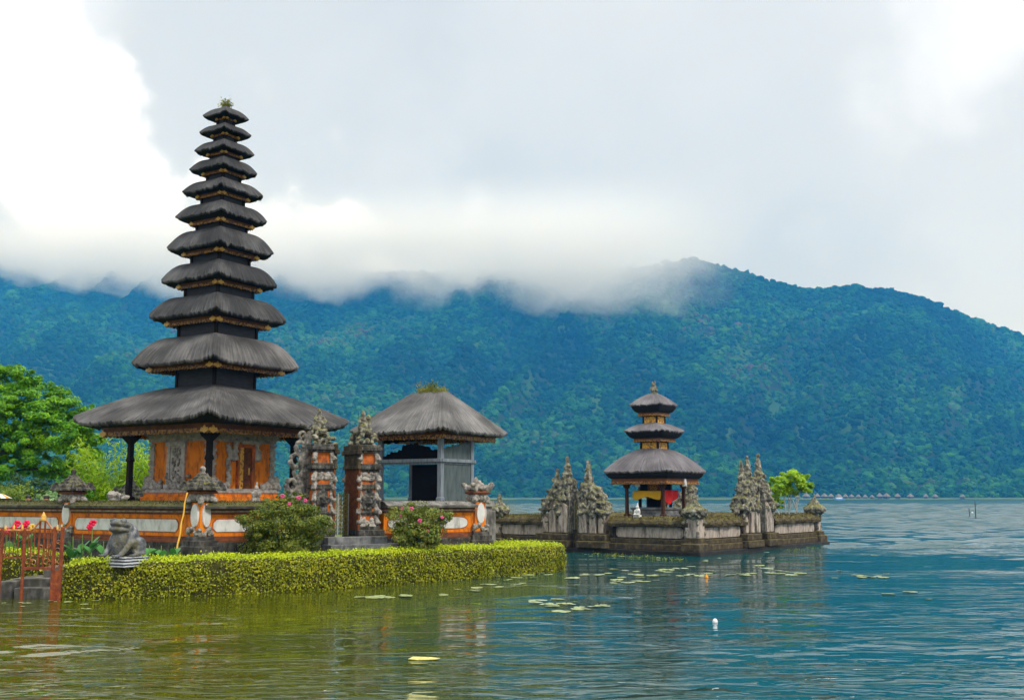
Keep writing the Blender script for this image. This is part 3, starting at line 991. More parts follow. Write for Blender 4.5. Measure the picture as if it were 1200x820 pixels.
WAVE_FAR = 0.165
make_lake()


def make_haze():
    m = bpy.data.materials.new('haze'); m.use_nodes = True
    N, L = m.node_tree.nodes, m.node_tree.links
    N.clear()
    o = N.new('ShaderNodeOutputMaterial'); v = N.new('ShaderNodeVolumePrincipled')
    v.inputs['Color'].default_value = (0.04, 0.37, 1.0, 1)
    v.inputs['Absorption Color'].default_value = (1, 1, 1, 1)
    v.inputs['Density'].default_value = 0.00025
    v.inputs['Anisotropy'].default_value = 0.0
    L.new(v.outputs[0], o.inputs['Volume'])
    mb = MB().box(-2900, 2900, -90, 3400, -3.2, 860)
    h = mb.build('haze', m)
    h['kind'] = 'stuff'


make_haze()


def make_mist():
    """cloud caught on the left and middle of the ridge"""
    m = bpy.data.materials.new('mist'); m.use_nodes = True
    N, L = m.node_tree.nodes, m.node_tree.links
    N.clear()
    o = N.new('ShaderNodeOutputMaterial'); v = N.new('ShaderNodeVolumePrincipled')
    v.inputs['Color'].default_value = (1.0, 1.0, 1.0, 1)
    v.inputs['Absorption Color'].default_value = (1, 1, 1, 1)
    v.inputs['Anisotropy'].default_value = 0.2
    g = N.new('ShaderNodeNewGeometry')
    s = N.new('ShaderNodeSeparateXYZ'); L.new(g.outputs['Position'], s.inputs[0])
    n = N.new('ShaderNodeTexNoise'); n.inputs['Scale'].default_value = 0.0050; n.inputs['Detail'].default_value = 6
    n.inputs['Roughness'].default_value = 0.62; n.inputs['Distortion'].default_value = 0.4
    L.new(g.outputs['Position'], n.inputs['Vector'])

    def ma(op, a, b, c=None):
        k = N.new('ShaderNodeMath'); k.operation = op
        for i, q in enumerate((a, b, c)):
            if q is None:
                continue
            if isinstance(q, (int, float)):
                k.inputs[i].default_value = q
            else:
                L.new(q, k.inputs[i])
        return k.outputs[0]

    w = ma('ADD', s.outputs['Z'], ma('MULTIPLY_ADD', s.outputs['X'], 0.082, -424.0))      # height above the ridge line
    w2 = ma('ADD', w, ma('MULTIPLY_ADD', n.outputs['Fac'], 400.0, -200.0))

    def sm(val, a, b, lo=0.0, hi=1.0):
        k = N.new('ShaderNodeMapRange'); k.interpolation_type = 'SMOOTHSTEP'
        k.inputs['From Min'].default_value = a; k.inputs['From Max'].default_value = b
        k.inputs['To Min'].default_value = lo; k.inputs['To Max'].default_value = hi
        L.new(val, k.inputs['Value'])
        return k.outputs[0]

    d = ma('MULTIPLY', sm(w2, -60, 30), sm(w, 0, 150, 1, 0))
    d = ma('MULTIPLY', d, sm(s.outputs['X'], 120, 420, 1, 0))
    L.new(ma('MULTIPLY', d, 0.012), v.inputs['Density'])
    L.new(v.outputs[0], o.inputs['Volume'])
    m.cycles.volume_step_rate = 0.09
    mb = MB()
    for X in (-1750, 450):
        zr, Yr = 455 - 0.128 * X, 2175 - 0.463 * X
        mb.v += [(X, Yr - 420, zr - 125), (X, Yr + 60, zr - 125), (X, Yr + 60, zr + 170), (X, Yr - 420, zr + 170)]
    mb.f = [(0, 1, 2, 3), (7, 6, 5, 4), (0, 4, 5, 1), (1, 5, 6, 2), (2, 6, 7, 3), (3, 7, 4, 0)]
    o = mb.build('mist', m)
    o['kind'] = 'stuff'


make_mist()


def make_far_shore():
    mb = MB()
    n = 60
    xs = [-900 + 1800 * i / n for i in range(n + 1)]
    P = [(x, YSHORE - 22 + 8 * math.sin(x / 53) + 5 * math.sin(x / 17), -0.4) for x in xs] + \
        [(x, YSHORE - 18 + 8 * math.sin(x / 53) + 5 * math.sin(x / 17), 0.9) for x in xs] + [(x, YSHORE + 40, 1.9) for x in xs]
    k = n + 1
    Fc = [(r * k + i, r * k + i + 1, (r + 1) * k + i + 1, (r + 1) * k + i) for r in range(2) for i in range(n)]
    mb.add(P, Fc)
    struct(mb.build('far_shore', surf('shore_grass', [(0.03, 0.06, 0.012), (0.06, 0.10, 0.02), (0.12, 0.15, 0.05)], 0.03, 0.95, 0), None))
    # thatched huts along the water
    first = None
    for i, px in enumerate([935, 945, 958, 966, 974, 983, 991, 998, 1006, 1014, 1022, 1031, 1039, 1052, 1067, 1085, 1096, 1128]):
        p = on(px, 585.4, 0.9) if False else at(px, 584, 1066 + (i * 37) % 13)
        s = 0.6 + 0.35 * ((i * 29) % 10) / 10
        if first is None:
            first = thing('thatched_hut', 'tiny thatched hut on the far lake shore below the mountain', 'hut', group='thatched huts on the far shore')
            MB().stack(0, 0, [(0, 2.6, 2.2), (2.4, 2.6, 2.2)]).build('wall', 'hut_wall', first)
            MB().stack(0, 0, [(2.2, 3.6, 3.0), (2.5, 3.6, 3.0), (6.2, 0.5, 0.3)]).build('roof', 'hut_roof', first)
            h = first
        else:
            h = dup(first, (0, 0, 0))
        h.location = (p.x, p.y, 0.9); h.scale = (s, s, s); h.rotation_euler = (0, 0, i * 0.7)
    p = at(984, 587, 900)
    b = thing('motor_boat', 'small blue and white boat lying off the far shore', 'boat', (p.x, p.y, 0), R(12))
    MB().prism([(-4, -1), (3, -1), (4.6, 0), (3, 1), (-4, 1)], -0.2, 0.9).build('hull', 'hull_blue', b)
    MB().stack(-0.5, 0, [(0.9, 2.6, 0.9), (2.1, 2.4, 0.85), (2.15, 3.0, 1.1), (2.3, 3.0, 1.1)]).build('cabin', 'float_white', b)


make_far_shore()


# ------------------------------------------------------------------ the two islands
GZ = 0.6                                         # lawn level of the large island
HEDGE_FRONT = [(-11.05, 26.75), (-9.6, 27.0), (-8.45, 27.4), (-6.6, 28.45), (-4.7, 30.1), (-2.6, 32.1), (-1.05, 33.55), (0.5, 35.3), (1.95, 37.5)]
CORNER = Vector((-9.05, 31.0, GZ))
A_L, A_R = R(-32), R(30)                           # directions of the two front walls of the large island


def along_a(angle, t, z=GZ, off=0.0):
    """point t metres from the corner post along a front wall; off > 0 in front of it"""
    if angle == A_L:
        return Vector((CORNER.x - math.cos(A_L) * t + math.sin(A_L) * off, CORNER.y - math.sin(A_L) * t - math.cos(A_L) * off, z))
    return Vector((CORNER.x + math.cos(A_R) * t + math.sin(A_R) * off, CORNER.y + math.sin(A_R) * t - math.cos(A_R) * off, z))


def make_ground():
    front = [(-60, 28.8), (-30, 29.0), (-12.0, 29.1), (-11.0, 27.6)] + [(x - 0.35, y + 0.45) for x, y in HEDGE_FRONT[1:-1]] + [(1.1, 37.0)]
    poly = front + [(0.6, 38.4), (0.0, 38.9), (0.4, 42), (-2, 47), (-6, 52), (-20, 70), (-60, 110)]
    mb = MB().prism(poly, -0.5, GZ)
    struct(mb.build('ground', 'lawn'))


make_ground()

# ------------------------------------------------------------------ thatched roofs


def thatch_roof(ex, ey, bx, by, ze, zt, p=1.4, lift=0.3, seed=0, cx=0.0, cy=0.0, step=0.07, closed=False):
    """thick thatch: outer skin from the neck (bx, by, zt) down to the eaves (ex, ey, ze), corners swept up"""
    g = np.random.default_rng(seed)
    m = max(18, int(2 * max(ex, ey) / step))
    cols = []
    for s in range(4):
        for i in range(m):
            cols.append((s, -1 + 2 * i / m))
    n = len(cols)
    ts = [0.0, 0.03, 0.09, 0.18, 0.28, 0.38, 0.48, 0.58, 0.68, 0.78, 0.87, 0.94, 0.98, 1.0]
    V, UV = [], []
    slope = math.hypot(max(ex, ey) - max(bx, by), zt - ze)
    j1 = g.normal(size=n) * 0.016 * min(1.0, ex); j2 = g.normal(size=n) * 0.020 * min(1.0, ex)
    low = np.array([mnoise.noise(Vector((i * 0.16, seed * 5.0, 0))) for i in range(n)])

    def ring(t, zz, inset=0.0, jit=1.0):
        for k, (s, v) in enumerate(cols):
            f = 1 - 0.055 * abs(v) ** 8 * t
            hx = (bx + (ex - bx) * t) - inset; hy = (by + (ey - by) * t) - inset
            hx *= f; hy *= f
            if s == 0:
                x, y = hx, v * hy
            elif s == 1:
                x, y = -v * hx, hy
            elif s == 2:
                x, y = -hx, -v * hy
            else:
                x, y = v * hx, -hy
            q = jit * t ** 1.5
            r = 1 + (j1[k] * q + 0.008 * low[k] * q) / max(ex, .5)
            z = zz + lift * abs(v) ** 6 * t ** 1.6 + q * (j2[k] + 0.022 * low[k] * min(1, ex)) + 0.012 * math.sin(k * 0.9) * jit * (0.3 if t < 1 else 0.8) * min(1, ex)
            V.append((cx + x * r, cy + y * r, z))
            UV.append((s * 2 * ex + (v + 1) * ex, t * slope))

    ring(0, zt - 0.12, 0.04, 0.2)
    for t in ts:
        zz = zt - (zt - ze) * t ** p
        if t == 0:
            zz -= 0.05
        ring(t, zz, 0, 0.5 if t < 0.9 else 1.0)
    th = min(0.12, 0.035 * ex + 0.02)
    ring(1, ze - th * 0.55, 0.012, 1.3)
    ring(1, ze - th, th * 0.8, 1.0)
    nr = len(V) // n
    Fc = []
    for r in range(nr - 1):
        for i in range(n):
            j = (i + 1) % n
            Fc.append((r * n + i, (r + 1) * n + i, (r + 1) * n + j, r * n + j))
    if closed:
        Fc.append(tuple(range(n)))
    mb = MB(); mb.v, mb.f, mb.uv = V, Fc, UV
    return mb


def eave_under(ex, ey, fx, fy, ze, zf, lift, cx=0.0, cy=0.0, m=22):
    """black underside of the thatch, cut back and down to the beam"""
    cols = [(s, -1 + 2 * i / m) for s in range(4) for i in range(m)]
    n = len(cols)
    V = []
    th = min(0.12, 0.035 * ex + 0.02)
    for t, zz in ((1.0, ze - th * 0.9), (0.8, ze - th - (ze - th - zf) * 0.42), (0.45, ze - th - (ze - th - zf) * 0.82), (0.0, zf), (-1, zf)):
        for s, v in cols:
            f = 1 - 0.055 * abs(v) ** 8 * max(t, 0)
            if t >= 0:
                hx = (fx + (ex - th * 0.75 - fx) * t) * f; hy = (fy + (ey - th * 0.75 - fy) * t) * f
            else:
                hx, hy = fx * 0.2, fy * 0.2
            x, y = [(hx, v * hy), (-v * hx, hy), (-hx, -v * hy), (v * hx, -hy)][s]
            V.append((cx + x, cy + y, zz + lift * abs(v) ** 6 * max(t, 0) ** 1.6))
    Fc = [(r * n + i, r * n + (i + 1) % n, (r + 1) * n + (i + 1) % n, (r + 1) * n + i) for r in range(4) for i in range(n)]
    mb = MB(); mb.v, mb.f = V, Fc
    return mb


def frame_beam(fx, fy, z0, z1, w=0.14, cx=0.0, cy=0.0):
    mb = MB()
    mb.box(cx - fx, cx + fx, cy - fy, cy - fy + w, z0, z1)
    mb.box(cx - fx, cx + fx, cy + fy - w, cy + fy, z0, z1)
    mb.box(cx - fx, cx - fx + w, cy - fy + w, cy + fy - w, z0, z1)
    mb.box(cx + fx - w, cx + fx, cy - fy + w, cy + fy - w, z0, z1)
    return mb


def fringe(fx, fy, z0, h, cx=0.0, cy=0.0, step=0.14, seed=0):
    """carved valance: row of small pendant leaves under the beam"""
    mb = MB()
    g = random.Random(seed)
    for s in range(4):
        L = fx if s in (1, 3) else fy
        n = max(5, int(2 * L / step))
        for i in range(n):
            a, b = -L + 2 * L * i / n, -L + 2 * L * (i + 1) / n
            c = (a + b) / 2
            hh = h * g.uniform(0.75, 1.1)
            if s == 3:
                mb.plate([(cx + a, z0), (cx + b, z0), (cx + b - 0.15 * (b - a), z0 - hh * 0.6), (cx + c, z0 - hh), (cx + a + 0.15 * (b - a), z0 - hh * 0.6)], cy - fy - 0.02, cy - fy + 0.03)
            elif s == 1:
                mb.plate([(cx + a, z0), (cx + b, z0), (cx + c, z0 - hh)], cy + fy - 0.03, cy + fy + 0.02)
            else:
                k = len(mb.v)
                x0 = cx + (fx - 0.03 if s == 0 else -fx - 0.02)
                sub = MB().plate([(a, z0), (b, z0), (b - 0.15 * (b - a), z0 - hh * 0.6), (c, z0 - hh), (a + 0.15 * (b - a), z0 - hh * 0.6)], 0, 0.05)
                mb.add([(x0 + y, cy + x, z) for x, y, z in sub.v], sub.f)
    return mb


def antefix(w, h):
    """gilt corner or centre ornament: small winged leaf in x-z"""
    return [(-w, 0.15 * h), (-w * 0.75, 0.62 * h), (-w * 0.35, 0.55 * h), (0, h), (w * 0.35, 0.55 * h), (w * 0.75, 0.62 * h), (w, 0.15 * h), (w * 0.5, 0), (0, -0.25 * h), (-w * 0.5, 0)]


def carve(name, mb, m, parent, voxel=0.03, amp=0.02, freq=7.0, seed=0, smooth=0):
    return link(name, remesh(mb, voxel, amp, freq, smooth, seed), m, parent, smooth=False)


def corner_piece(fx, fy, z, w, h, only, cx=0.0, cy=0.0):
    """ornaments on the near, left and right beam corners: crossed plates on the two faces"""
    mb = MB()
    for sx, sy in (only,):
        P = antefix(w, h)
        x0 = cx + sx * fx
        mb.plate([(x0 - sx * w * 0.9 + a, z + b) for a, b in P], cy + sy * fy - 0.05 if sy < 0 else cy + fy - 0.02, cy + sy * fy - 0.01 if sy < 0 else cy + fy + 0.05)
        sub = MB().plate([(cy + sy * fy - sy * w * 0.9 + a, z + b) for a, b in P], 0, 0.05)
        xx = x0 if sx > 0 else x0 - 0.05
        mb.add([(xx + y, x, zz) for x, y, zz in sub.v], sub.f)
    return mb


# ------------------------------------------------------------------ eleven-tiered tower
AT = R(-32)


def make_tower():
    cpt = at(248, 582, 39.0)
    root = thing('tiered_shrine_tower', 'tall slender tower with eleven stacked dark thatched roofs over an orange shrine', 'tower', (cpt.x, 39.0, 0), AT)
    zy = lambda y: at(256, y, 39.0).z
    kw = 39.0 / F / 1.378 / 2                      # half side from picture width
    # eave width, eave tip, neck, neck width, beam width, beam bottom
    T = [(321, 492, 455, 92, 241, 513), (196, 427, 397, 92, 149, 438), (160.5, 372.5, 350, 80, 113.5, 384.5), (136, 331, 311, 68, 91, 341), (124, 294, 272.5, 58, 82, 303),
         (107, 257, 241.5, 49, 68, 267), (94, 227.5, 214, 38, 56, 235), (80, 201.5, 188.5, 31, 45, 208), (70, 179, 167.5, 24, 36, 185), (61, 157.5, 148, 18, 28, 162.5), (54, 138, 127, 3, 19, 142.5)]
    for k, (we, ye, yt, wb, wf, yb) in enumerate(T):
        up = 1 + 0.045 * k / 10
        e, b, f = we * kw * up, wb * kw * up, wf * kw * up
        lift = 0.085 * e if k else 0.30
        ze, zt, zb = zy(ye) - lift * 0.8, zy(yt), zy(yb)
        hb = max(0.07, (zy(yb - (10 if k == 0 else 7 - 0.45 * k)) - zb))
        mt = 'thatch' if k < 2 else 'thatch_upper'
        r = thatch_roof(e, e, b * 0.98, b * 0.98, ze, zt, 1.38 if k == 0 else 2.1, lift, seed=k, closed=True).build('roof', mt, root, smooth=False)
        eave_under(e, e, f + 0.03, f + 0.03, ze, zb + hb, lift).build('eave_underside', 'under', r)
        fb = frame_beam(f, f, zb + hb * 0.42, zb + hb, max(0.06, 0.05 * f)).build('fascia_beam', 'brown_beam', r)
        trim = frame_beam(f + 0.03, f + 0.03, zb + hb * 0.14, zb + hb * 0.45, max(0.06, 0.05 * f))
        trim.v += []; trim.build('gilt_trim', 'gilt', r)
        fringe(f + 0.02, f + 0.02, zb + hb * 0.16, hb * (0.36 if k else 0.26), step=0.15 if k < 4 else 0.1, seed=k).build('carved_valance', 'gilt', r)
        for cc in ((1, -1), (-1, -1), (1, 1)):
            corner_piece(f + 0.03, f + 0.03, zb + 0.02, min(0.19, 0.08 * f + 0.05), min(0.22, hb * 0.8), cc).build('corner_ornament', 'gold', r)
        ceil = MB().box(-f + 0.05, f - 0.05, -f + 0.05, f - 0.05, zb + hb * 0.5, zb + hb * 0.9)
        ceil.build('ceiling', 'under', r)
        if k < 10:
            # dark planked storey between this roof and the next
            znext = zy(T[k + 1][5]) + 0.1
            tw = MB().box(-b * 0.93, b * 0.93, -b * 0.93, b * 0.93, zt - 0.3, znext).build('storey_wall', 'plank', root, bevel=0.01)
            for sx in (-1, 1):
                for sy in (-1, 1):
                    MB().box(sx * b * 0.93 - 0.05, sx * b * 0.93 + 0.05, sy * b * 0.93 - 0.05, sy * b * 0.93 + 0.05, zt - 0.2, znext - 0.02).build('corner_post', 'dark_wood', tw)
    # plants rooted in the top ridge
    za = zy(127)
    fin = MB().lathe(0, 0, [(za - 0.12, 0.11), (za + 0.02, 0.13), (za + 0.08, 0.09), (za + 0.14, 0.10)], 10).build('finial', 'stone_mossy', root)
    g = np.random.default_rng(4)
    pts = np.stack([g.normal(0, 0.10, 420), g.normal(0, 0.10, 420), za + 0.05 + np.abs(g.normal(0, 0.12, 420))], 1)
    leaves('ridge_plant', pts, 'tuft', fin, 0.10, 0.35, seed=5, up=0.3)
    # ground storey: shrine body, gallery columns, plinth
    zc, zf = zy(586), zy(505)
    hb = 1.52
    MB().stack(0, 0, [(GZ - 0.05, 2.6, 2.6), (zc - 0.5, 2.6, 2.6), (zc - 0.5, 2.4, 2.4), (zc - 0.12, 2.4, 2.4)]).build('plinth', 'stone_base', root)
    hc = 2.02
    for sx, sy in ((1, -1), (-1, -1), (1, 1), (-1, 1)):
        MB().stack(sx * hc, sy * hc, [(zc - 0.12, 0.16, 0.16), (zc + 0.12, 0.16, 0.16), (zc + 0.16, 0.09, 0.09), (zc + 1.35, 0.085, 0.085), (zc + 1.4, 0.12, 0.12), (zc + 1.55, 0.085, 0.085),
                                      (zc + 2.0, 0.085, 0.085), (zc + 2.2, 0.22, 0.22), (zf - 0.05, 0.3, 0.3)]).build('column', 'dark_wood', root, bevel=0.01)
    body = MB().box(-hb, hb, -hb, hb, zc + 0.2, zf + 0.1).build('shrine_body', 'orange', root)
    pl = MB().stack(0, 0, [(zc - 0.11, hb + 0.22, hb + 0.22), (zc + 0.12, hb + 0.22, hb + 0.22), (zc + 0.14, hb + 0.14, hb + 0.14), (zc + 0.26, hb + 0.14, hb + 0.14)])
    pl.build('footing', 'orange', root)
    bands = MB()
    for z0, z1, o in ((zc + 0.26, zc + 0.33, 0.17), (zc + 0.33, zc + 0.41, 0.11), (zc + 2.05, zc + 2.16, 0.06), (zc + 2.16, zc + 2.3, 0.12), (zc + 2.3, zf, 0.18)):
        bands.stack(0, 0, [(z0, hb + o, hb + o), (z1, hb + o, hb + o)])
    bands.build('cornice', 'relief', root)
    # corner pilasters built of stepped grey brick
    for sx, sy in ((1, -1), (-1, -1), (1, 1)):
        pb = MB()
        for i in range(14):
            z = zc + 0.42 + i * 0.115
            o = 0.03 + 0.035 * (i % 2)
            pb.box(sx * hb - (0.17 + o if sx > 0 else o), sx * hb + (o if sx > 0 else 0.17 + o), sy * hb - (o if sy < 0 else 0.17 + o), sy * hb + (0.17 + o if sy < 0 else o), z, z + 0.105)
        pb.build('corner_pilaster', 'relief', root)

    def face(mb, side):
        return mb if side == 0 else mb.spun(R(90))

    for side in (0, 1):
        y = -hb
        # carved wings at the foot of the wall and flames beside the openings
        gq = random.Random(side + 2)
        for sx in (-1, 1):
            w = MB()
            for i in range(8):
                x = sx * (hb + 0.14 - i * 0.11)
                h = 0.16 + 0.34 * max(0, 1 - abs(i - 1.2) / 5)
                for q in range(4):
                    w.ell((x + gq.uniform(-.02, .02), y - 0.06 - gq.uniform(0, .05), zc + 0.40 + h * (q + 0.6) / 4), (0.075, 0.07, 0.085 - 0.008 * q))
            w.ell((sx * (hb + 0.2), y + 0.0, zc + 0.5), (0.12, 0.1, 0.16)); w.ell((sx * (hb + 0.33), y, zc + 0.45), (0.09, 0.08, 0.1))
            w.ell((sx * (hb + 0.24), y, zc + 0.68), (0.07, 0.07, 0.1))
            carve('carved_foot', face(w, side), 'relief', root, 0.028, 0.02, 9, side)
        if side == 0:
            fr = MB()
            x0, x1, z0, z1 = -0.50, 0.24, zc + 0.62, zc + 1.95
            fr.box(x0, x1, y - 0.05, y + 0.03, z0, z1)
            fr.box(x0 - 0.09, x0 + 0.07, y - 0.10, y + 0.02, z0 - 0.1, z1); fr.box(x1 - 0.07, x1 + 0.09, y - 0.10, y + 0.02, z0 - 0.1, z1)
            fr.box(x0 - 0.14, x1 + 0.14, y - 0.13, y + 0.02, z1 - 0.05, z1 + 0.10); fr.box(x0 - 0.16, x1 + 0.16, y - 0.14, y + 0.02, z0 - 0.2, z0 - 0.06)
            fr.build('carved_panel', 'relief_pale', root, bevel=0.012)
            rl = MB()
            gg = random.Random(5)
            for i in range(46):
                rl.ell((gg.uniform(x0 + .2, x1 - .2), y - 0.06, gg.uniform(z0 + 0.1, z1 - 0.15)), (gg.uniform(.035, .07), 0.05, gg.uniform(.04, .09)))
            for i in range(30):
                a = gg.uniform(-1, 1)
                rl.ell(((x0 + x1) / 2 + a * 0.75, y - 0.08, zc + 0.42 + gg.uniform(0, 0.55) * (1 - 0.6 * abs(abs(a) - 0.55))), (gg.uniform(.06, .11), 0.09, gg.uniform(.06, .12)))
            carve('carved_figure', rl, 'relief_dark', root, 0.020, 0.012, 14, 1)
        else:
            # door leaf, gilded frame and stone surround
            dx = 0.0
            d = face(MB().box(dx + 0.02, dx + 0.36, y - 0.03, y + 0.02, zc + 0.28, zc + 1.86), 1).build('door', 'brick', root, bevel=0.01)
            face(MB().box(dx + 0.24, dx + 0.30, y - 0.055, y - 0.03, zc + 0.9, zc + 1.15), 1).build('door_handle', 'gold', d)
            dl = face(MB().box(dx - 0.22, dx + 0.0, y - 0.05, y + 0.02, zc + 0.28, zc + 1.86), 1).build('gilded_jamb', 'gilt_bright', root, bevel=0.01)
            fr = MB()
            fr.box(dx - 0.32, dx - 0.22, y - 0.1, y + 0.02, zc + 0.25, zc + 1.95); fr.box(dx + 0.36, dx + 0.5, y - 0.1, y + 0.02, zc + 0.25, zc + 1.95)
            fr.box(dx - 0.34, dx + 0.52, y - 0.11, y + 0.02, zc + 1.86, zc + 2.0)
            face(fr, 1).build('door_frame', 'orange_worn', root, bevel=0.01)
            sd_ = MB(); gg = random.Random(9)
            for sx, xx in ((-1, dx - 0.44), (1, dx + 0.66)):
                for i in range(16):
                    sd_.ell((xx + gg.uniform(-.09, .09), y - 0.07, zc + 1.45 + gg.uniform(0, 0.62)), (gg.uniform(.07, .12), 0.08, gg.uniform(.07, .13)))
            for i in range(18):
                sd_.ell((dx + 0.1 + gg.uniform(-.6, .6), y - 0.09, zc + 2.03 + gg.uniform(0, 0.1)), (0.1, 0.08, 0.08))
            for i in range(20):
                sd_.ell((-0.72 + gg.uniform(-.07, .07), y - 0.05, zc + 0.5 + 1.5 * i / 20), (gg.uniform(.08, .11), 0.07, 0.08))
            carve('carved_surround', face(sd_, 1), 'relief', root, 0.025, 0.015, 12, 2)
    return root


make_tower()


# ------------------------------------------------------------------ grey pavilion on its block
def make_pavilion():
    N0 = at(516, 587, 37.0)
    zy = lambda y: at(516, y, 37.6).z
    root = thing('open_pavilion', 'grey wooden pavilion with one broad thatched roof and moss growing on its ridge', 'pavilion', (N0.x, 37.0, 0), AT)
    z0 = N0.z
    zt = at(516, 511, 37.0).z
    MB().stack(-1.32, 1.0, [(GZ - 0.05, 1.95, 1.55), (z0 - 0.34, 1.95, 1.55), (z0 - 0.34, 1.85, 1.45), (z0 - 0.2, 1.85, 1.45), (z0 - 0.2, 1.95, 1.55), (z0, 1.9, 1.5)]).build('base_block', 'coping_grey', root, bevel=0.02)
    for x, y in ((0, 0), (-2.64, 0), (0, 1.85), (-2.64, 1.85)):
        MB().stack(x, y, [(z0 + 0.004, 0.11, 0.11), (z0 + 0.12, 0.11, 0.11), (z0 + 0.14, 0.085, 0.085), (zt + 0.1, 0.085, 0.085)]).build('post', 'grey_wood', root, bevel=0.012)
    zm = at(516, 539, 37.0).z
    rl = MB()
    rl.box(-2.9, 0.2, -0.14, -0.087, zm - 0.06, zm + 0.06); rl.box(0.087, 0.14, -0.2, 2.0, zm - 0.058, zm + 0.058)
    rl.box(-2.55, -0.09, -0.06, 0.06, zm - 0.13, zm - 0.06); rl.box(-0.06, 0.06, 0.09, 1.76, zm - 0.13, zm - 0.06)
    rl.build('rail', 'grey_wood', root, bevel=0.01)
    MB().box(-2.9, 0.15, 1.80, 1.9, zm - 0.05, zm + 0.05).build('rail', 'grey_wood', root)
    MB().box(-0.04, 0.04, 0.088, 1.762, z0 + 0.006, zm - 0.135).build('side_panel', 'grey_panel', root)
    # fret boards standing on the rail, cut to a jagged skyline
    g = random.Random(3)

    def skyline(x0, x1, zb, lo, hi, mid):
        P = [(x0, zb)]
        n = 15
        for i in range(n):
            t = i / (n - 1)
            h = lo + (hi - lo) * (1 - abs(t - mid) / max(mid, 1 - mid)) ** 0.8 * g.uniform(0.6, 1.1)
            P += [(x0 + (x1 - x0) * t, zb + h), (x0 + (x1 - x0) * min(1, t + 0.05), zb + h * g.uniform(0.9, 1.0))]
        P.append((x1, zb))
        return P

    MB().plate(skyline(-2.55, -0.10, zm + 0.062, 0.12, 0.62, 0.55), 0.02, 0.05).build('fret_board', 'black_wood', root)
    P = skyline(0.1, 1.76, zm + 0.062, 0.34, 0.62, 0.8)
    sub = MB().plate(P, -0.03, 0.03)
    mb = MB(); mb.add([(y, x, z) for x, y, z in sub.v], sub.f)
    mb.build('fret_board', 'grey_panel', root)
    # hanging jagged boards under the beam on both faces
    P = [(x, 2 * (zt - 0.02) - z) for x, z in skyline(-2.55, -0.1, zt - 0.02, 0.03, 0.20, 0.1)]
    MB().plate(P, 0.02, 0.05).build('hanging_fret', 'black_wood', root)
    # dark cupboard inside
    cb = MB().box(-1.42, -0.09, 0.25, 1.7, z0 + 0.006, zm - 0.135).build('cupboard', 'black_wood', root)
    # roof
    rx, ry = -1.36, 1.335
    ze = at(545, 503, 36.9).z
    lift = 0.12
    r = thatch_roof(2.18, 2.16, 0.66, 0.13, ze - 0.06, at(500, 457.5, 38.6).z, 1.0, lift, seed=31, cx=rx - 0.10, cy=ry, closed=True).build('roof', 'thatch_pale', root)
    zb = at(545, 514, 37.6).z
    eave_under(2.18, 2.16, 1.69, 1.66, ze - 0.06, zb + 0.22, lift, rx - 0.10, ry).build('eave_underside', 'under', r)
    frame_beam(1.66, 1.63, zb + 0.10, zb + 0.24, 0.12, rx, ry).build('fascia_beam', 'brown_beam', r)
    frame_beam(1.69, 1.66, zb, zb + 0.105, 0.12, rx, ry).build('gilt_trim', 'gilt', r)
    fringe(1.68, 1.65, zb + 0.01, 0.07, rx, ry, 0.1, 4).build('carved_valance', 'gilt', r)
    MB().box(rx - 1.6, rx + 1.6, ry - 1.57, ry + 1.57, zb + 0.12, zb + 0.2).build('ceiling', 'under', r)
    zr = at(500, 457.5, 38.6).z
    gg = np.random.default_rng(8)
    n = 1500
    xs = gg.uniform(-0.62, 0.60, n)
    pts = np.stack([rx + xs, ry + gg.normal(0, 0.13, n), zr - 0.08 + np.abs(gg.normal(0, 0.10 + 0.09 * (np.sin(xs * 9 + 1) > 0.2), n))], 1)
    leaves('ridge_plant', pts, 'tuft', r, 0.09, 0.35, seed=6, up=0.3)
    cl = [((rx + 0.02, ry, zr + 0.22), 0.14), ((rx - 0.15, ry, zr + 0.12), 0.14)]
    p2, n2 = clump_points(cl, 4000, 2)
    leaves('ridge_plant', p2, 'dark_leaf', r, 0.07, 0.4, n2, seed=7)


make_pavilion()


# ------------------------------------------------------------------ compound walls of the large island
def extrude_x(mb, prof, x0, x1):
    """profile [(y, z)...] extruded along x"""
    n = len(prof)
    mb.add([(x0, y, z) for y, z in prof] + [(x1, y, z) for y, z in prof],
           [tuple(range(n)), tuple(reversed(range(n, 2 * n)))] + [(i, i + n, (i + 1) % n + n, (i + 1) % n) for i in range(n)])
    return mb


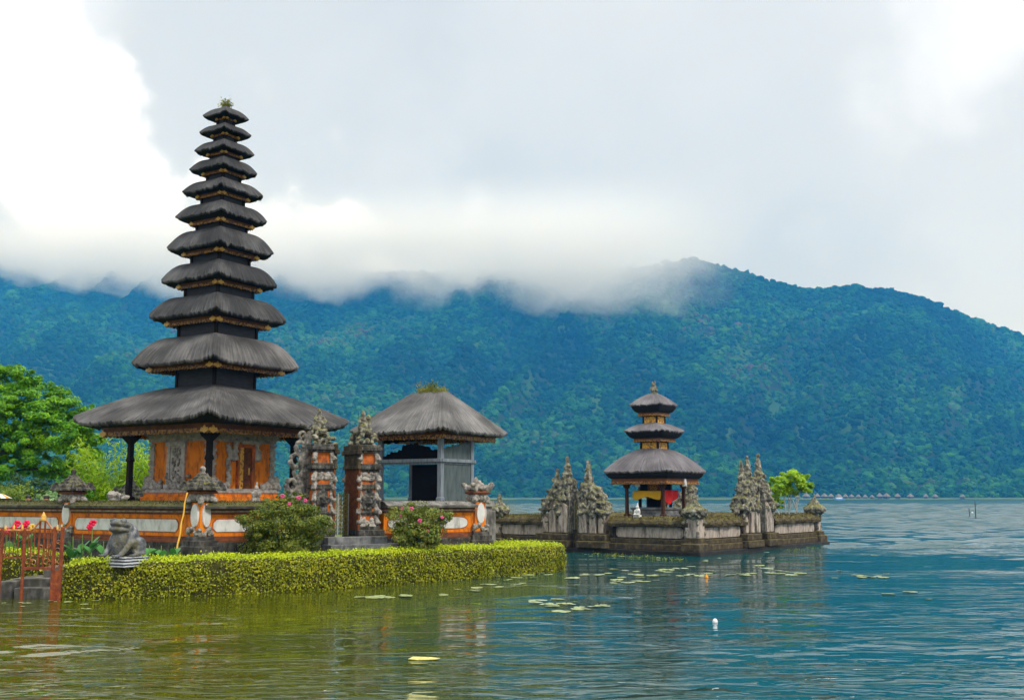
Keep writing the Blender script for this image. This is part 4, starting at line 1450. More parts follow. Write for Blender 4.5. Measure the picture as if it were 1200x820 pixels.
def painted_wall(label, L, loc, rz, panels, oval=False):
    top = 'coping_grey' if oval else 'coping'
    w = thing('compound_wall', label, 'wall', loc, rz)
    MB().box(0, L, -0.12, 0.5, -0.1, 0.60).build('base', 'stone_base', w, bevel=0.015)
    mo = MB(); mo.box(0, L, -0.08, 0.46, 0.602, 0.68); mo.box(0, L, -0.045, 0.43, 0.682, 0.77)
    mo.box(0, L, -0.04, 0.42, 1.40, 1.455); mo.box(0, L, -0.09, 0.47, 1.502, 1.55)
    mo.build('moulding', 'red_moulding', w, bevel=0.006)
    MB().box(0, L, -0.062, 0.44, 1.457, 1.50).build('pale_fillet', 'beige', w)
    MB().box(0, L, 0.0, 0.38, 0.772, 1.398).build('rendered_face', 'orange', w)
    co = extrude_x(MB(), [(-0.28, 1.56), (-0.30, 1.64), (-0.17, 1.67), (-0.02, 1.74), (0.19, 1.77), (0.40, 1.74), (0.55, 1.67), (0.68, 1.64), (0.66, 1.56)], 0, L)
    co.build('coping', top, w, bevel=0.01)
    g = np.random.default_rng(int(L * 100))
    n = int(L * (40 if oval else 260))
    pts = np.stack([g.uniform(0, L, n), g.normal(0.05, 0.16, n), np.zeros(n)], 1)
    pts[:, 2] = np.interp(pts[:, 1], [-0.3, -0.17, -0.02, 0.19, 0.4], [1.65, 1.67, 1.74, 1.77, 1.74]) + g.uniform(0, 0.03, n)
    leaves('moss', pts, 'tuft_dark', w, 0.045, 0.6, seed=3, up=0.6)
    for a, b in panels:
        c = 0.10
        if oval:
            P = []
            for i in range(28):
                th = 2 * math.pi * i / 28
                x = math.cos(th); z = math.sin(th)
                P.append(((a + b) / 2 + (b - a) / 2 * (1 if x > 0 else -1) * abs(x) ** 0.55, 1.075 + 0.18 * (1 if z > 0 else -1) * abs(z) ** 0.75))
        else:
            P = [(a + c, 0.90), (b - c, 0.90), (b, 1.0), (b, 1.15), (b - c, 1.25), (a + c, 1.25), (a, 1.15), (a, 1.0)]
        MB().plate(P, -0.022, 0.05).build('white_panel', 'white', w)
        Q = [((a + b) / 2 + (x - (a + b) / 2) * (1 + 0.07 / (b - a)), 1.075 + (z - 1.075) * 1.16) for x, z in P]
        MB().plate(Q, -0.010, 0.04).build('panel_frame', 'orange_worn', w)
    return w


M['tuft_dark'] = leaf_mat('tuft_dark', [(0.02, 0.02, 0.006), (0.07, 0.07, 0.012), (0.14, 0.12, 0.02)], 0.1, 0.7, 2.0)


def wall_post(label, loc, rz, cap=1.0, scale=1.0):
    p = thing('wall_post', label, 'post', loc, rz, 'posts of the painted wall')
    MB().stack(0, 0, [(-0.1, 0.40, 0.40), (0.5, 0.40, 0.40), (0.5, 0.36, 0.36), (0.66, 0.36, 0.36), (0.66, 0.31, 0.31), (0.78, 0.28, 0.28)]).build('base', 'stone_base', p, bevel=0.015)
    MB().stack(0, 0, [(0.782, 0.21, 0.21), (1.74, 0.19, 0.19)]).build('shaft', 'orange', p, bevel=0.01)
    for s in (0, 1):
        P = [(0.15 * math.cos(2 * math.pi * i / 24), 1.37 + 0.33 * math.sin(2 * math.pi * i / 24)) for i in range(24)]
        m = MB().plate(P, -0.26, -0.18)
        if s:
            m.spun(R(90))
        m.build('white_oval', 'white', p, bevel=0.012)
    c = MB(); g = random.Random(4)
    for sx, sy in ((1, -1), (-1, -1), (1, 1), (-1, 1)):
        for i in range(4):
            c.ell((sx * (0.17 + 0.03 * i), sy * (0.17 + 0.03 * i), 1.98 - 0.07 * i * g.uniform(.8, 1.2)), (0.09, 0.09, 0.08))
            c.ell((sx * g.uniform(.05, .25), sy * (0.24), 0.80 + g.uniform(0, .2)), (0.08, 0.06, 0.07))
            c.ell((sx * 0.24, sy * g.uniform(.05, .25), 0.80 + g.uniform(0, .2)), (0.06, 0.08, 0.07))
    c.box(-0.22, 0.22, -0.22, 0.22, 1.86, 2.0)
    for a in range(4):
        for t in (-1, 0, 1):
            q = Vector((0.13 * t, -0.24, 1.85)); q.rotate(Matrix.Rotation(a * math.pi / 2, 3, 'Z'))
            c.ell(q, (0.06, 0.06, 0.1))
    carve('carved_bracket', c, 'relief_dark', p, 0.022, 0.02, 12, 2)
    MB().stack(0, 0, [(2.0, 0.30, 0.30), (2.05, 0.33, 0.33), (2.07, 0.30, 0.30), (2.10, 0.27, 0.27)]).build('cap_slab', 'red_moulding', p, bevel=0.008)
    t = MB()
    if cap > 0:
        for i, (z, h) in enumerate([(2.10, 0.46), (2.20, 0.38), (2.30, 0.29), (2.39, 0.21), (2.47, 0.14)]):
            t.stack(0, 0, [(z, h, h), (z + 0.07, h * 0.92, h * 0.92), (z + 0.11, h * 0.7, h * 0.7)])
        for sx, sy in ((1, -1), (-1, -1), (1, 1), (-1, 1)):
            for i in range(4):
                t.ell((sx * (0.44 - 0.03 * i), sy * (0.44 - 0.03 * i), 2.14 + 0.06 * i), (0.07, 0.07, 0.06))
            t.ell((sx * 0.36, 0, 2.26), (0.06, 0.1, 0.07)); t.ell((0, sy * 0.36, 2.26), (0.1, 0.06, 0.07))
        carve('roof_cap', t, 'stone_dark', p, 0.025, 0.02, 9, 3)
        MB().lathe(0, 0, [(2.52, 0.07), (2.58, 0.10), (2.62, 0.06), (2.66, 0.085), (2.72, 0.09), (2.77, 0.05), (2.79, 0.01)], 12).build('finial', 'stone_pale' if cap > 1 else 'stone_dark', p, smooth=True)
    else:
        for sx, sy in ((1, -1), (-1, -1), (1, 1), (-1, 1)):
            for i in range(5):
                t.ell((sx * (0.16 + 0.045 * i), sy * (0.16 + 0.045 * i), 2.10 + 0.012 * i * i), (0.10, 0.10, 0.085 + 0.02 * (i % 2)))
            t.ell((sx * 0.3, 0, 2.2), (0.09, 0.12, 0.1)); t.ell((0, sy * 0.3, 2.2), (0.12, 0.09, 0.1))
        t.ell((0, 0, 2.18), (0.28, 0.28, 0.14)); t.ell((0, 0, 2.34), (0.15, 0.15, 0.12))
        t.ell((-0.12, -0.1, 2.40), (0.1, 0.1, 0.14))
        carve('roof_cap', t, 'stone_pale', p, 0.025, 0.02, 9, 5)
    if scale != 1:
        p.scale = (scale,) * 3
    return p


painted_wall('orange compound wall with chamfered white panels left of the two-oval corner post', 5.55, along_a(A_L, 5.72), A_L, [(0.25, 4.95)])
painted_wall('orange and white compound wall running off the left edge behind the rust-red gate', 9.0, along_a(A_L, 14.95), A_L, [(0.5, 3.6), (4.1, 8.6)])
painted_wall('orange and white compound wall between the corner post and the large flowering bush', 3.3, along_a(A_R, 0.18), A_R, [(0.3, 2.9)])
painted_wall('orange compound wall with an oval white panel in front of the grey pavilion', 3.2, along_a(A_R, 5.8), A_R, [(0.15, 1.35), (1.75, 2.95)], oval=True)
wall_post('mossy roofed corner post with two white ovals below the tower door', along_a(A_L, 0.0, GZ, -0.15), A_L, 2.0)
wall_post('dark roofed wall post with one white oval beside the bamboo', along_a(A_L, 5.88, GZ, -0.12), A_L + R(12), 1.0)
wall_post('pale carved end post at the lake corner of the pavilion wall', along_a(A_R, 9.2, GZ, -0.12), A_R, 0)


def shrine_cap():
    p = at(152, 588, 44.0)
    s = thing('shrine_post', 'black stepped shrine top behind the wall beside the left gallery column', 'shrine', (p.x, 44.0, GZ), AT)
    MB().stack(0, 0, [(0, 0.35, 0.35), (1.8, 0.3, 0.3)]).build('shaft', 'stone_base', s)
    t = MB()
    for z, h in ((1.8, 0.62), (1.95, 0.5), (2.1, 0.38), (2.25, 0.26), (2.4, 0.16)):
        t.stack(0, 0, [(z, h, h), (z + 0.1, h * 0.9, h * 0.9), (z + 0.16, h * 0.6, h * 0.6)])
    for sx, sy in ((1, -1), (-1, -1), (1, 1), (-1, 1)):
        for i in range(4):
            t.ell((sx * (0.55 - 0.05 * i), sy * (0.55 - 0.05 * i), 1.9 + 0.1 * i), (0.09, 0.09, 0.11))
    t.ell((0, 0, 2.65), (0.09, 0.09, 0.12))
    carve('roof_cap', t, 'stone_dark', s, 0.03, 0.03, 8, 4)
    # weathered pale carving lying on the wall top
    q = at(146, 585, 34.4)
    c = MB()
    g = random.Random(2)
    for i in range(14):
        t_ = i / 13
        c.ell((-0.38 + 0.8 * t_, g.uniform(-.03, .03), 0.12 + 0.10 * (1 - t_) + 0.03 * math.sin(i * 2)), (0.10, 0.09, 0.11 - 0.05 * t_))
    c.ell((-0.34, 0, 0.2), (0.13, 0.12, 0.13)); c.ell((-0.1, 0, 0.06), (0.3, 0.12, 0.08))
    o = carve('stone_carving', c, 'stone_pale', None, 0.025, 0.03, 9, 6)
    z_top = 2.35
    o.location = (q.x, 34.05 - 0.25, z_top); o.rotation_euler = (0, 0, AT)
    tag(o, 'pale weathered stone carving lying on the wall top by the black shrine', 'carving')
    k = along_a(A_R, 1.75, GZ + 1.765, -0.19)
    st = MB()
    st.stack(0, 0, [(0, 0.13, 0.11), (0.08, 0.12, 0.1), (0.1, 0.08, 0.08)])
    st.ell((0, 0, 0.22), (0.10, 0.09, 0.14)); st.ell((0.02, 0, 0.40), (0.065, 0.065, 0.08)); st.ell((0.03, 0, 0.5), (0.03, 0.03, 0.08)); st.ell((-0.09, -.03, .2), (.05, .05, .1)); st.ell((.1, -.03, .2), (.05, .05, .1))
    o = carve('small_statue', st, 'stone_pale', None, 0.014, 0.01, 12, 7)
    o.location = k; o.rotation_euler = (0, 0, A_R)
    tag(o, 'small grey seated statue standing on the wall top below the tower door', 'statue')


shrine_cap()


# ------------------------------------------------------------------ split gate of the large island
def gate_half(label, t, sgn, wing):
    root = thing('split_gate_half', label, 'gate', along_a(A_R, t, GZ, -0.19), A_R, 'halves of the painted split gate')
    X = lambda a, b: (min(sgn * a, sgn * b), max(sgn * a, sgn * b))

    def bx(mb, a, b, y0, y1, z0, z1):
        xa, xb = X(a, b)
        return mb.box(xa, xb, y0, y1, z0, z1)

    m = MB(); bx(m, 0.0, 0.95, -0.72, 0.72, -0.1, 0.72); bx(m, 0.0, 0.88, -0.66, 0.66, 0.722, 0.9)
    m.build('base', 'stone_dark', root, bevel=0.02)
    m = MB(); bx(m, 0.07, 0.66, -0.52, 0.52, 0.9, 2.74); bx(m, 0.07, 0.62, -0.46, 0.46, 2.92, 3.25)
    m.build('body', 'orange_worn', root, bevel=0.01)
    m = MB()
    bx(m, 0.0, 0.065, -0.60, 0.60, 0.902, 2.75)
    m.build('inner_face', 'brick', root)
    m = MB(); bx(m, -0.05, 0.07, -0.64, 0.64, 2.752, 2.86); bx(m, -0.03, 0.07, -0.6, 0.6, 2.86, 3.2); bx(m, -0.09, 0.07, -0.68, 0.68, 3.2, 3.34); bx(m, -0.05, 0.07, -0.62, 0.62, 3.34, 3.5)
    m.build('inner_capital', 'stone_brown', root, bevel=0.015)
    m = MB()
    for z0, z1, o in ((0.902, 1.0, 0.10), (1.0, 1.08, 0.06), (1.34, 1.40, 0.05), (1.40, 1.47, 0.09), (2.14, 2.20, 0.09), (2.20, 2.28, 0.05), (2.66, 2.74, 0.06), (2.742, 2.84, 0.14), (2.84, 2.92, 0.10), (3.25, 3.32, 0.06), (3.32, 3.42, 0.13), (3.42, 3.5, 0.09)):
        bx(m, 0.072, 0.64 + o, -0.5 - o, 0.5 + o, z0, z1)
    m.build('moulding', 'stone_dark', root, bevel=0.012)
    g = random.Random(5 if sgn > 0 else 6)
    cx = sgn * 0.36
    for sy in (-1, 1):
        # carved corner strips, pale and worn
        for sx in (-1, 1):
            c = MB()
            xx = cx + sx * 0.26
            c.box(xx - 0.05, xx + 0.05, sy * 0.50 - 0.04, sy * 0.50 + 0.04, 0.95, 3.3)
            for z, k in ((1.62, 4), (1.95, 3), (2.3, 3), (2.62, 4), (1.25, 3), (3.2, 3)):
                for i in range(k):
                    c.ell((xx + sx * 0.03 * i, sy * (0.50 + 0.03 * i), z - 0.07 * i), (0.085, 0.075, 0.06))
            carve('carved_strip', c, 'stone_pale', root, 0.024, 0.03, 9, 1)
        # dark guardian mask with leaf work above and below it
        c = MB()
        c.box(cx - 0.14, cx + 0.14, sy * 0.5 - 0.04, sy * 0.5 + 0.03, 1.42, 2.12)
        c.ell((cx, sy * 0.53, 1.80), (0.19, 0.11, 0.22)); c.ell((cx - 0.08, sy * 0.61, 1.88), (0.05, 0.05, 0.045)); c.ell((cx + 0.08, sy * 0.61, 1.88), (0.05, 0.05, 0.045)); c.ell((cx, sy * 0.62, 1.72), (0.11, 0.05, 0.045))
        c.ell((cx, sy * 0.62, 1.80), (0.04, 0.05, 0.05))
        for i in range(16):
            a_ = g.uniform(0, 6.28)
            c.ell((cx + 0.19 * math.cos(a_), sy * 0.55, 1.80 + 0.30 * math.sin(a_)), (0.06, 0.05, 0.07))
        carve('guardian_mask', c, 'stone_dark', root, 0.022, 0.015, 11, 1)
        c = MB()
        c.box(cx - 0.2, cx + 0.2, sy * 0.5 - 0.03, sy * 0.5 + 0.03, 2.42, 2.56)
        for i in range(14):
            c.ell((cx + g.uniform(-.2, .2), sy * 0.53, 2.50 + g.uniform(-.1, .12)), (0.065, 0.06, 0.06))
        carve('carved_bracket', c, 'stone_pale', root, 0.022, 0.02, 11, 4)
        c = MB()
        c.box(cx - 0.2, cx + 0.2, sy * 0.5 - 0.03, sy * 0.5 + 0.03, 1.02, 1.16)
        for i in range(14):
            c.ell((cx + g.uniform(-.22, .22), sy * 0.54, 1.10 + g.uniform(-.1, .14)), (0.07, 0.06, 0.065))
        carve('carved_foot', c, 'relief', root, 0.022, 0.02, 11, 5)
    k = MB()
    for i in range(70):
        t_ = g.random()
        w = 0.34 * (1 - t_ ** 1.3) + 0.1
        k.ell((cx + g.uniform(-w, w), g.uniform(-w * 1.3, w * 1.3), 3.5 + 0.62 * t_), (g.uniform(.06, .10),) * 2 + (g.uniform(.05, .09),))
    # guardian figure on the summit
    k.ell((cx, 0, 4.14), (0.16, 0.18, 0.16)); k.ell((cx - 0.02, -0.03, 4.32), (0.11, 0.12, 0.15)); k.ell((cx - 0.03, -0.08, 4.47), (0.075, 0.085, 0.085)); k.ell((cx - 0.03, -0.05, 4.55), (0.05, 0.05, 0.05))
    k.tube([(cx - 0.12, -0.05, 4.36), (cx - 0.2, -0.16, 4.24), (cx - 0.12, -0.24, 4.2)], [0.055, 0.045, 0.04]); k.tube([(cx + 0.09, -0.05, 4.36), (cx + 0.2, -0.05, 4.25), (cx + 0.14, -0.2, 4.15)], [0.055, 0.045, 0.04])
    if sgn > 0:
        k.tube([(cx - 0.2, -0.2, 4.0), (cx - 0.2, -0.18, 4.62)], [0.025, 0.02])
        k.ell((cx + 0.16, 0, 4.3), (0.12, 0.1, 0.18)); k.ell((cx + 0.34, 0.0, 3.78), (0.14, 0.14, 0.16))
    carve('crown', k, 'stone_mossy', root, 0.026, 0.02, 10, 2)
    wg = MB()

    def curl(x0, z0, r, a0, turn, th):
        pts = []
        for i in range(22):
            t = i / 21
            a_ = a0 + turn * t * 5.2
            q = r * (1 - 0.72 * t)
            pts.append((sgn * (0.62 + (x0 - 0.62 + q * math.cos(a_)) * wing), 0.0, z0 + q * math.sin(a_)))
        wg.tube(pts, [th * (1 - 0.45 * i / 21) for i in range(22)], 8)

    curl(0.92, 3.45, 0.20, -1.4, 1, .075); curl(0.86, 3.78, 0.15, -1.2, 1, .06); curl(1.04, 3.02, 0.24, -1.3, 1, .09); curl(1.16, 2.28, 0.24, -1.5, 1, .095); curl(0.98, 2.62, 0.18, 1.5, -1, .07)
    P = [(0.60, 1.85), (1.28, 1.85), (1.22, 2.05), (1.0, 2.25), (1.02, 2.5), (0.9, 2.75), (1.0, 2.95), (0.92, 3.2), (0.82, 3.35), (0.84, 3.6), (0.72, 3.8), (0.60, 3.95)]
    wg.plate([(sgn * (0.62 + (x - 0.62) * wing), z) for x, z in P], -0.11, 0.11)
    for i in range(26):
        x, z = P[1 + i % 11]
        wg.ell((sgn * (0.62 + (x - 0.64 - g.uniform(0, .16)) * wing), g.choice((-1, 1)) * 0.11, z + g.uniform(-.12, .12)), (g.uniform(.05, .09), 0.05, g.uniform(.06, .12)))
    carve('wing', wg, 'wing_stone', root, 0.026, 0.025, 8, 3)
    m = MB(); bx(m, 0.67, 0.72 + 0.83 * wing, -0.34, 0.34, 1.55, 1.82); bx(m, 0.67, 0.7 + 0.75 * wing, -0.28, 0.28, 0.9, 1.55)
    m.build('wing_block', 'stone_dark', root, bevel=0.02)
    return root


gate_half('left half of the painted split gate, with curled stone wing on its outer side', 4.40 - 0.37, -1, 1.0)
gate_half('right half of the painted split gate, showing its flat brown inner face', 4.40 + 0.37, 1, 0.16)


def lattice_gate(label, loc, rz, w, z0, z1, mat='lattice'):
    root = thing('lattice_gate', label, 'gate', loc, rz)
    fr = MB()
    for x in (-w, -0.02, 0.0, w - 0.02):
        fr.box(x, x + 0.02, -0.02, 0.02, z0, z1)
    fr.build('stile', 'iron_pale', root)
    bars = MB()
    n = int((z1 - z0) / 0.12)
    for i in range(n):
        z = z0 + (z1 - z0) * i / n
        bars.box(-w, w, -0.012, 0.012, z + 0.02, z + 0.05)
        for x in np.arange(-w + 0.05, w - 0.03, 0.1):
            bars.ell((x, 0, z + 0.09), (0.035, 0.018, 0.045), nu=6, nv=4)
    for x in np.arange(-w + 0.08, w, 0.1):
        bars.box(x - 0.008, x + 0.008, -0.01, 0.01, z0, z1 + 0.06)
    bars.build('lattice', mat, root)
    return root


lattice_gate('narrow green-gold lattice gate closing the painted split gate', along_a(A_R, 4.40, 0, -0.35), A_R, 0.36, 1.32, 2.6)


def gate_steps():
    s = thing('stone_steps', 'three grey stone steps leading up to the painted split gate', 'steps', along_a(A_R, 4.55, 0, 0.55), A_R)
    for i, (w0, w1, d0, d1, z) in enumerate([(-1.3, 1.75, -1.2, 0.2, 0.90), (-0.95, 1.35, -0.72, 0.2, 1.10), (-0.9, 1.0, -0.32, 0.2, 1.31)]):
        MB().box(w0, w1, d0, d1 - 0.004 * i, GZ - 0.1 + 0.003 * i, z).build('step', 'step_stone', s, bevel=0.02)


gate_steps()

# ------------------------------------------------------------------ small island with the three-tiered tower
BA = R(-38)
BC = Vector((7.86, 46.49, 0))                      # near corner of its wall
bl = Vector((-math.cos(BA), -math.sin(BA), 0))     # along the left wall, away from the corner
br = Vector((-math.sin(BA), math.cos(BA), 0))      # along the right wall, away from the corner
LB, RB = 11.0, 13.3


def onB(l, r, z=0.0):
    v = BC + bl * l + br * r
    return Vector((v.x, v.y, z))


def stone_platform():
    s = thing('stone_platform', 'low dark stone island platform with a ledge at the waterline', 'platform', BC, BA)
    m = MB().box(-LB - 0.5, 0.5, -0.5, RB + 0.5, -0.6, 0.20)
    m.build('ledge', 'wet_stone', s, bevel=0.04)
    MB().box(-LB - 0.1, 0.1, -0.1, RB + 0.1, 0.204, 1.0).build('fill', 'stone_brown', s)


stone_platform()


def mossy_wall(label, L, loc, rz, panels):
    w = thing('island_wall', label, 'wall', loc, rz)
    MB().box(0, L, -0.30, 0.4, 0.18, 0.46).build('base', 'stone_brown', w, bevel=0.05)
    MB().box(0, L, -0.20, 0.3, 0.462, 0.66).build('moulding', 'stone_brown', w, bevel=0.03)
    MB().box(0, L, -0.10, 0.25, 0.662, 1.24).build('core', 'stone_dark', w, bevel=0.01)
    co = MB()
    n = int(L / 0.08)
    prof = [(-0.30, 1.22), (-0.34, 1.34), (-0.27, 1.46), (-0.12, 1.58), (0.06, 1.63), (0.24, 1.58), (0.42, 1.44), (0.40, 1.22)]
    k = len(prof)
    for i in range(n + 1):
        x = L * i / n
        for y, z in prof:
            q = mnoise.noise(Vector((x * 2.2 + loc.x, y * 3, z * 3))) * 0.05 + mnoise.noise(Vector((x * 7 + loc.x, y * 9, z * 9))) * 0.025
            co.v.append((x, y + (q if y < 0 else -q), z + q * 1.0))
    for i in range(n):
        for j in range(k):
            a = i * k + j; b_ = i * k + (j + 1) % k
            co.f.append((a, a + k, b_ + k, b_))
    co.f.append(tuple(range(k))); co.f.append(tuple(reversed(range(n * k, n * k + k))))
    co.build('coping', 'stone_brown', w)
    g = np.random.default_rng(int(L * 37))
    nn = int(L * 330)
    pts = np.stack([g.uniform(0, L, nn), g.normal(-0.05, 0.17, nn), np.zeros(nn)], 1)
    pts[:, 2] = np.interp(pts[:, 1], [p[0] for p in prof[1:7]], [p[1] for p in prof[1:7]]) + g.uniform(-.01, .05, nn)
    leaves('moss', pts, 'tuft_moss', w, 0.06, 0.6, seed=4, up=0.7)
    for a, b in panels:
        c = 0.10
        P = [(a + c, 0.72), (b - c, 0.72), (b, 0.82), (b, 1.08), (b - c, 1.18), (a + c, 1.18), (a, 1.08), (a, 0.82)]
        MB().plate(P, -0.135, -0.05).build('stone_panel', 'beige', w)
    return w


M['tuft_moss'] = leaf_mat('tuft_moss', [(0.03, 0.026, 0.008), (0.095, 0.08, 0.016), (0.19, 0.155, 0.04), (0.36, 0.33, 0.2)], 0.1, 0.8, 2.0)
mossy_wall('mossy stone island wall between its left urn post and the lichened split gate', 4.6, onB(11.0, 0), BA, [(0.5, 4.0)])
mossy_wall('mossy stone island wall in front of the three-tiered tower, right of the left gate', 4.1, onB(4.25, 0), BA, [(0.35, 3.75)])
mossy_wall('short mossy stone island wall from the urn corner post to the right gate', 4.3, onB(0, 0.15), BA + R(90), [(0.45, 3.9)])
mossy_wall('mossy stone island wall between the right gate and the far right urn post', 5.6, onB(0, 7.55), BA + R(90), [(0.3, 5.1)])
mossy_wall('back wall of the small stone island seen past the tower posts', 10.9, onB(0.0, RB), BA + R(180), [])
mossy_wall('side wall of the small stone island behind the left urn post', 13.2, onB(LB, RB), BA + R(270), [])


def urn_post(label, loc, rz, fat=1.0, pale=False, cap=1.0):
    p = thing('urn_post', label, 'post', loc, rz, 'urn topped posts of the small island')
    MB().stack(0, 0, [(0.19, 0.46, 0.46), (0.5, 0.46, 0.46), (0.52, 0.36, 0.36), (0.72, 0.34, 0.34), (0.74, 0.27, 0.27)]).build('base', 'stone_brown', p, bevel=0.03)
    MB().stack(0, 0, [(0.742, 0.25 * fat, 0.25 * fat), (1.55, 0.22 * fat, 0.22 * fat)]).build('shaft', 'beige', p, bevel=0.03)
    c = MB(); g = random.Random(int(abs(loc[0]) * 100))
    for i in range(60):
        a = g.uniform(0, 6.28); t = g.random()
        r = lerp_pts([(0, .22), (.25, .50), (.45, .60), (.6, .54), (.8, .30), (1, .16)], t) * cap
        c.ell((r * 0.9 * math.cos(a), r * 0.9 * math.sin(a), 1.52 + 0.72 * t), g.uniform(.06, .11))
    c.lathe(0, 0, [(1.45, 0.2), (1.56, 0.24 * cap), (1.70, 0.50 * cap), (1.86, 0.58 * cap), (1.98, 0.52 * cap), (2.1, 0.30 * cap), (2.25, 0.15), (2.4, 0.12), (2.42, .02)], 14)
    for sx, sy in ((1, -1), (-1, -1), (1, 1), (-1, 1)):
        for i in range(3):
            c.ell((sx * 0.22 * fat, sy * 0.22 * fat, 0.85 + 0.07 * i), 0.075)
            c.ell((sx * (0.2 + .03 * i) * fat, sy * (0.2 + 0.03 * i) * fat, 1.5 - 0.06 * i), 0.075)
    c.ell((0, 0, 2.42), (0.11, 0.11, 0.12)); c.ell((0, 0, 2.56), (0.07, 0.07, 0.1))
    carve('urn', c, 'stone_mossy', p, 0.035, 0.035, 8, g.random() * 5)
    return p


urn_post('thick moss-grown urn post at the near corner of the small island', onB(0, 0), BA, 1.35)
urn_post('slim urn post with a yellow moss cap left of the lichened split gate', onB(10.75, 0), BA, 0.9, cap=0.9)
urn_post('dark spired urn post at the right end of the small island beside the bright tree', onB(0, 13.15), BA + R(90), 0.9)
urn_post('moss-grown urn post behind the island wall left of the tower', onB(7.2, 9.6, 0.55), BA, 0.9, cap=0.95)


def lichen_gate(label, l, r, rz, sgn, spires, seed, h=1.0, wide=1.45, back=False):
    """carved half of a split gate: stone jambs, a bulging lichen-covered crown, spires"""
    root = thing('carved_gate_half', label, 'gate', onB(l, r), rz, 'lichen covered gate halves of the small island')
    g = random.Random(seed)

    def bx(mb, a, b, y0, y1, z0, z1):
        return mb.box(min(sgn * a, sgn * b), max(sgn * a, sgn * b), y0, y1, z0, z1)

    m = MB(); bx(m, 0, wide + 0.05, -0.62, 0.55, 0.19, 0.52); bx(m, 0.03, wide - 0.05, -0.52, 0.5, 0.522, 0.82)
    m.build('base', 'stone_brown', root, bevel=0.05)
    m = MB(); bx(m, 0.0, 0.06, -0.42, 0.42, 0.822, 2.75 * h)
    m.build('inner_face', 'stone_mossy', root)
    m = MB(); bx(m, 0.062, wide * 0.62, -0.34, 0.34, 0.822, 2.3); bx(m, wide * 0.62, wide * 0.84, -0.26, 0.26, 0.822, 1.7)
    m.build('body', 'beige_dark', root, bevel=0.02)
    m = MB()
    for a, b, y, z1 in ((0.10, wide * 0.30, -0.46, 2.25), (wide * 0.40, wide * 0.60, -0.42, 1.95), (wide * 0.66, wide * 0.82, -0.33, 1.6)):
        P = [(a, 0.86), (b, 0.86), (b, z1 - 0.16), ((a + b) / 2, z1), (a, z1 - 0.16)]
        P = [(sgn * x, z) for x, z in P]
        m.plate(P, y, -0.2); m.plate(P, 0.2, -y)
    m.build('stone_panel', 'beige', root, bevel=0.02)
    c = MB()
    # envelope of the crown: half width at each height
    env = [(1.75, 1.0), (1.95, 1.30), (2.35, 1.28), (2.42, 1.05), (2.78, 1.02), (2.86, 0.82), (3.1, 0.74), (3.25, 0.5)]
    for i in range(150):
        z = g.uniform(1.80, 3.3)
        w = lerp_pts(env, z) * wide / 1.45
        x = g.uniform(0.05, 1) * w
        y = g.choice((-1, 1)) * (0.50 - 0.26 * (z - 1.75) / 1.5) * g.uniform(0.5, 1.1)
        s = g.uniform(0.08, 0.15)
        c.ell((sgn * x, y, z * h), (s, s, s * g.uniform(.8, 1.3)))
    for z, w in env:
        bx(c, 0.06, w * wide / 1.45 * 0.9, -0.30 + 0.1 * (z - 1.5) / 1.7, 0.30 - 0.1 * (z - 1.5) / 1.7, z * h - 0.1, z * h + 0.16)
    for z, w in ((1.92, 1.28), (2.36, 1.2), (2.78, 0.98), (3.1, 0.70)):        # cornice slabs of the tiers
        bx(c, 0.02, w * wide / 1.45 + 0.06, -0.46 + 0.12 * (z - 1.7), 0.46 - 0.12 * (z - 1.7), z * h, z * h + 0.09)
    for i in range(10):                                       # side curls
        t = i / 9
        c.ell((sgn * (wide * (0.92 - 0.33 * t)), g.uniform(-.15, .1), 1.80 + 1.0 * t), (0.13, 0.16, 0.14))
    # lower swags beside the jambs
    for x in (wide * 0.35, wide * 0.84):
        for i in range(5):
            c.ell((sgn * (x + g.uniform(-.03, .03)), -0.36 + 0.1 * (x > 1), 1.35 + 0.1 * i), (0.06, 0.08, 0.075))
    for x, z0, z1, rr in spires:
        n = 7
        for i in range(n):
            t = i / (n - 1)
            r_ = rr * (1 - 0.72 * t) * (1.12 if i % 2 == 0 else 0.9)
            c.ell((sgn * x, 0, z0 + (z1 - z0) * t), (r_, r_, (z1 - z0) / n * 0.75))
        c.lathe(sgn * x, 0, [(z0 - 0.3, rr), (z0, rr * 0.95), (z1 - 0.15, rr * 0.32), (z1 + 0.1, 0.02)], 8)
        for i in range(6):
            c.ell((sgn * x + g.uniform(-1, 1) * rr, g.uniform(-1, 1) * rr, z0 + g.uniform(-.1, .45)), g.uniform(.07, .12))
    carve('crown', c, 'stone_mossy', root, 0.04, 0.045, 7, seed)
    # lichen and small ferns on the crown
    P = []
    for i in range(900):
        z = g.uniform(1.7, 3.4); w = lerp_pts(env, z) * wide / 1.45
        P.append((sgn * g.uniform(0, 1) * w, g.uniform(-.45, .4) * (1 - 0.3 * (z - 1.7) / 1.7), z * h + 0.05))
    leaves('lichen_growth', P, 'tuft_moss', root, 0.07, 0.5, seed=seed, up=0.5)
    return root


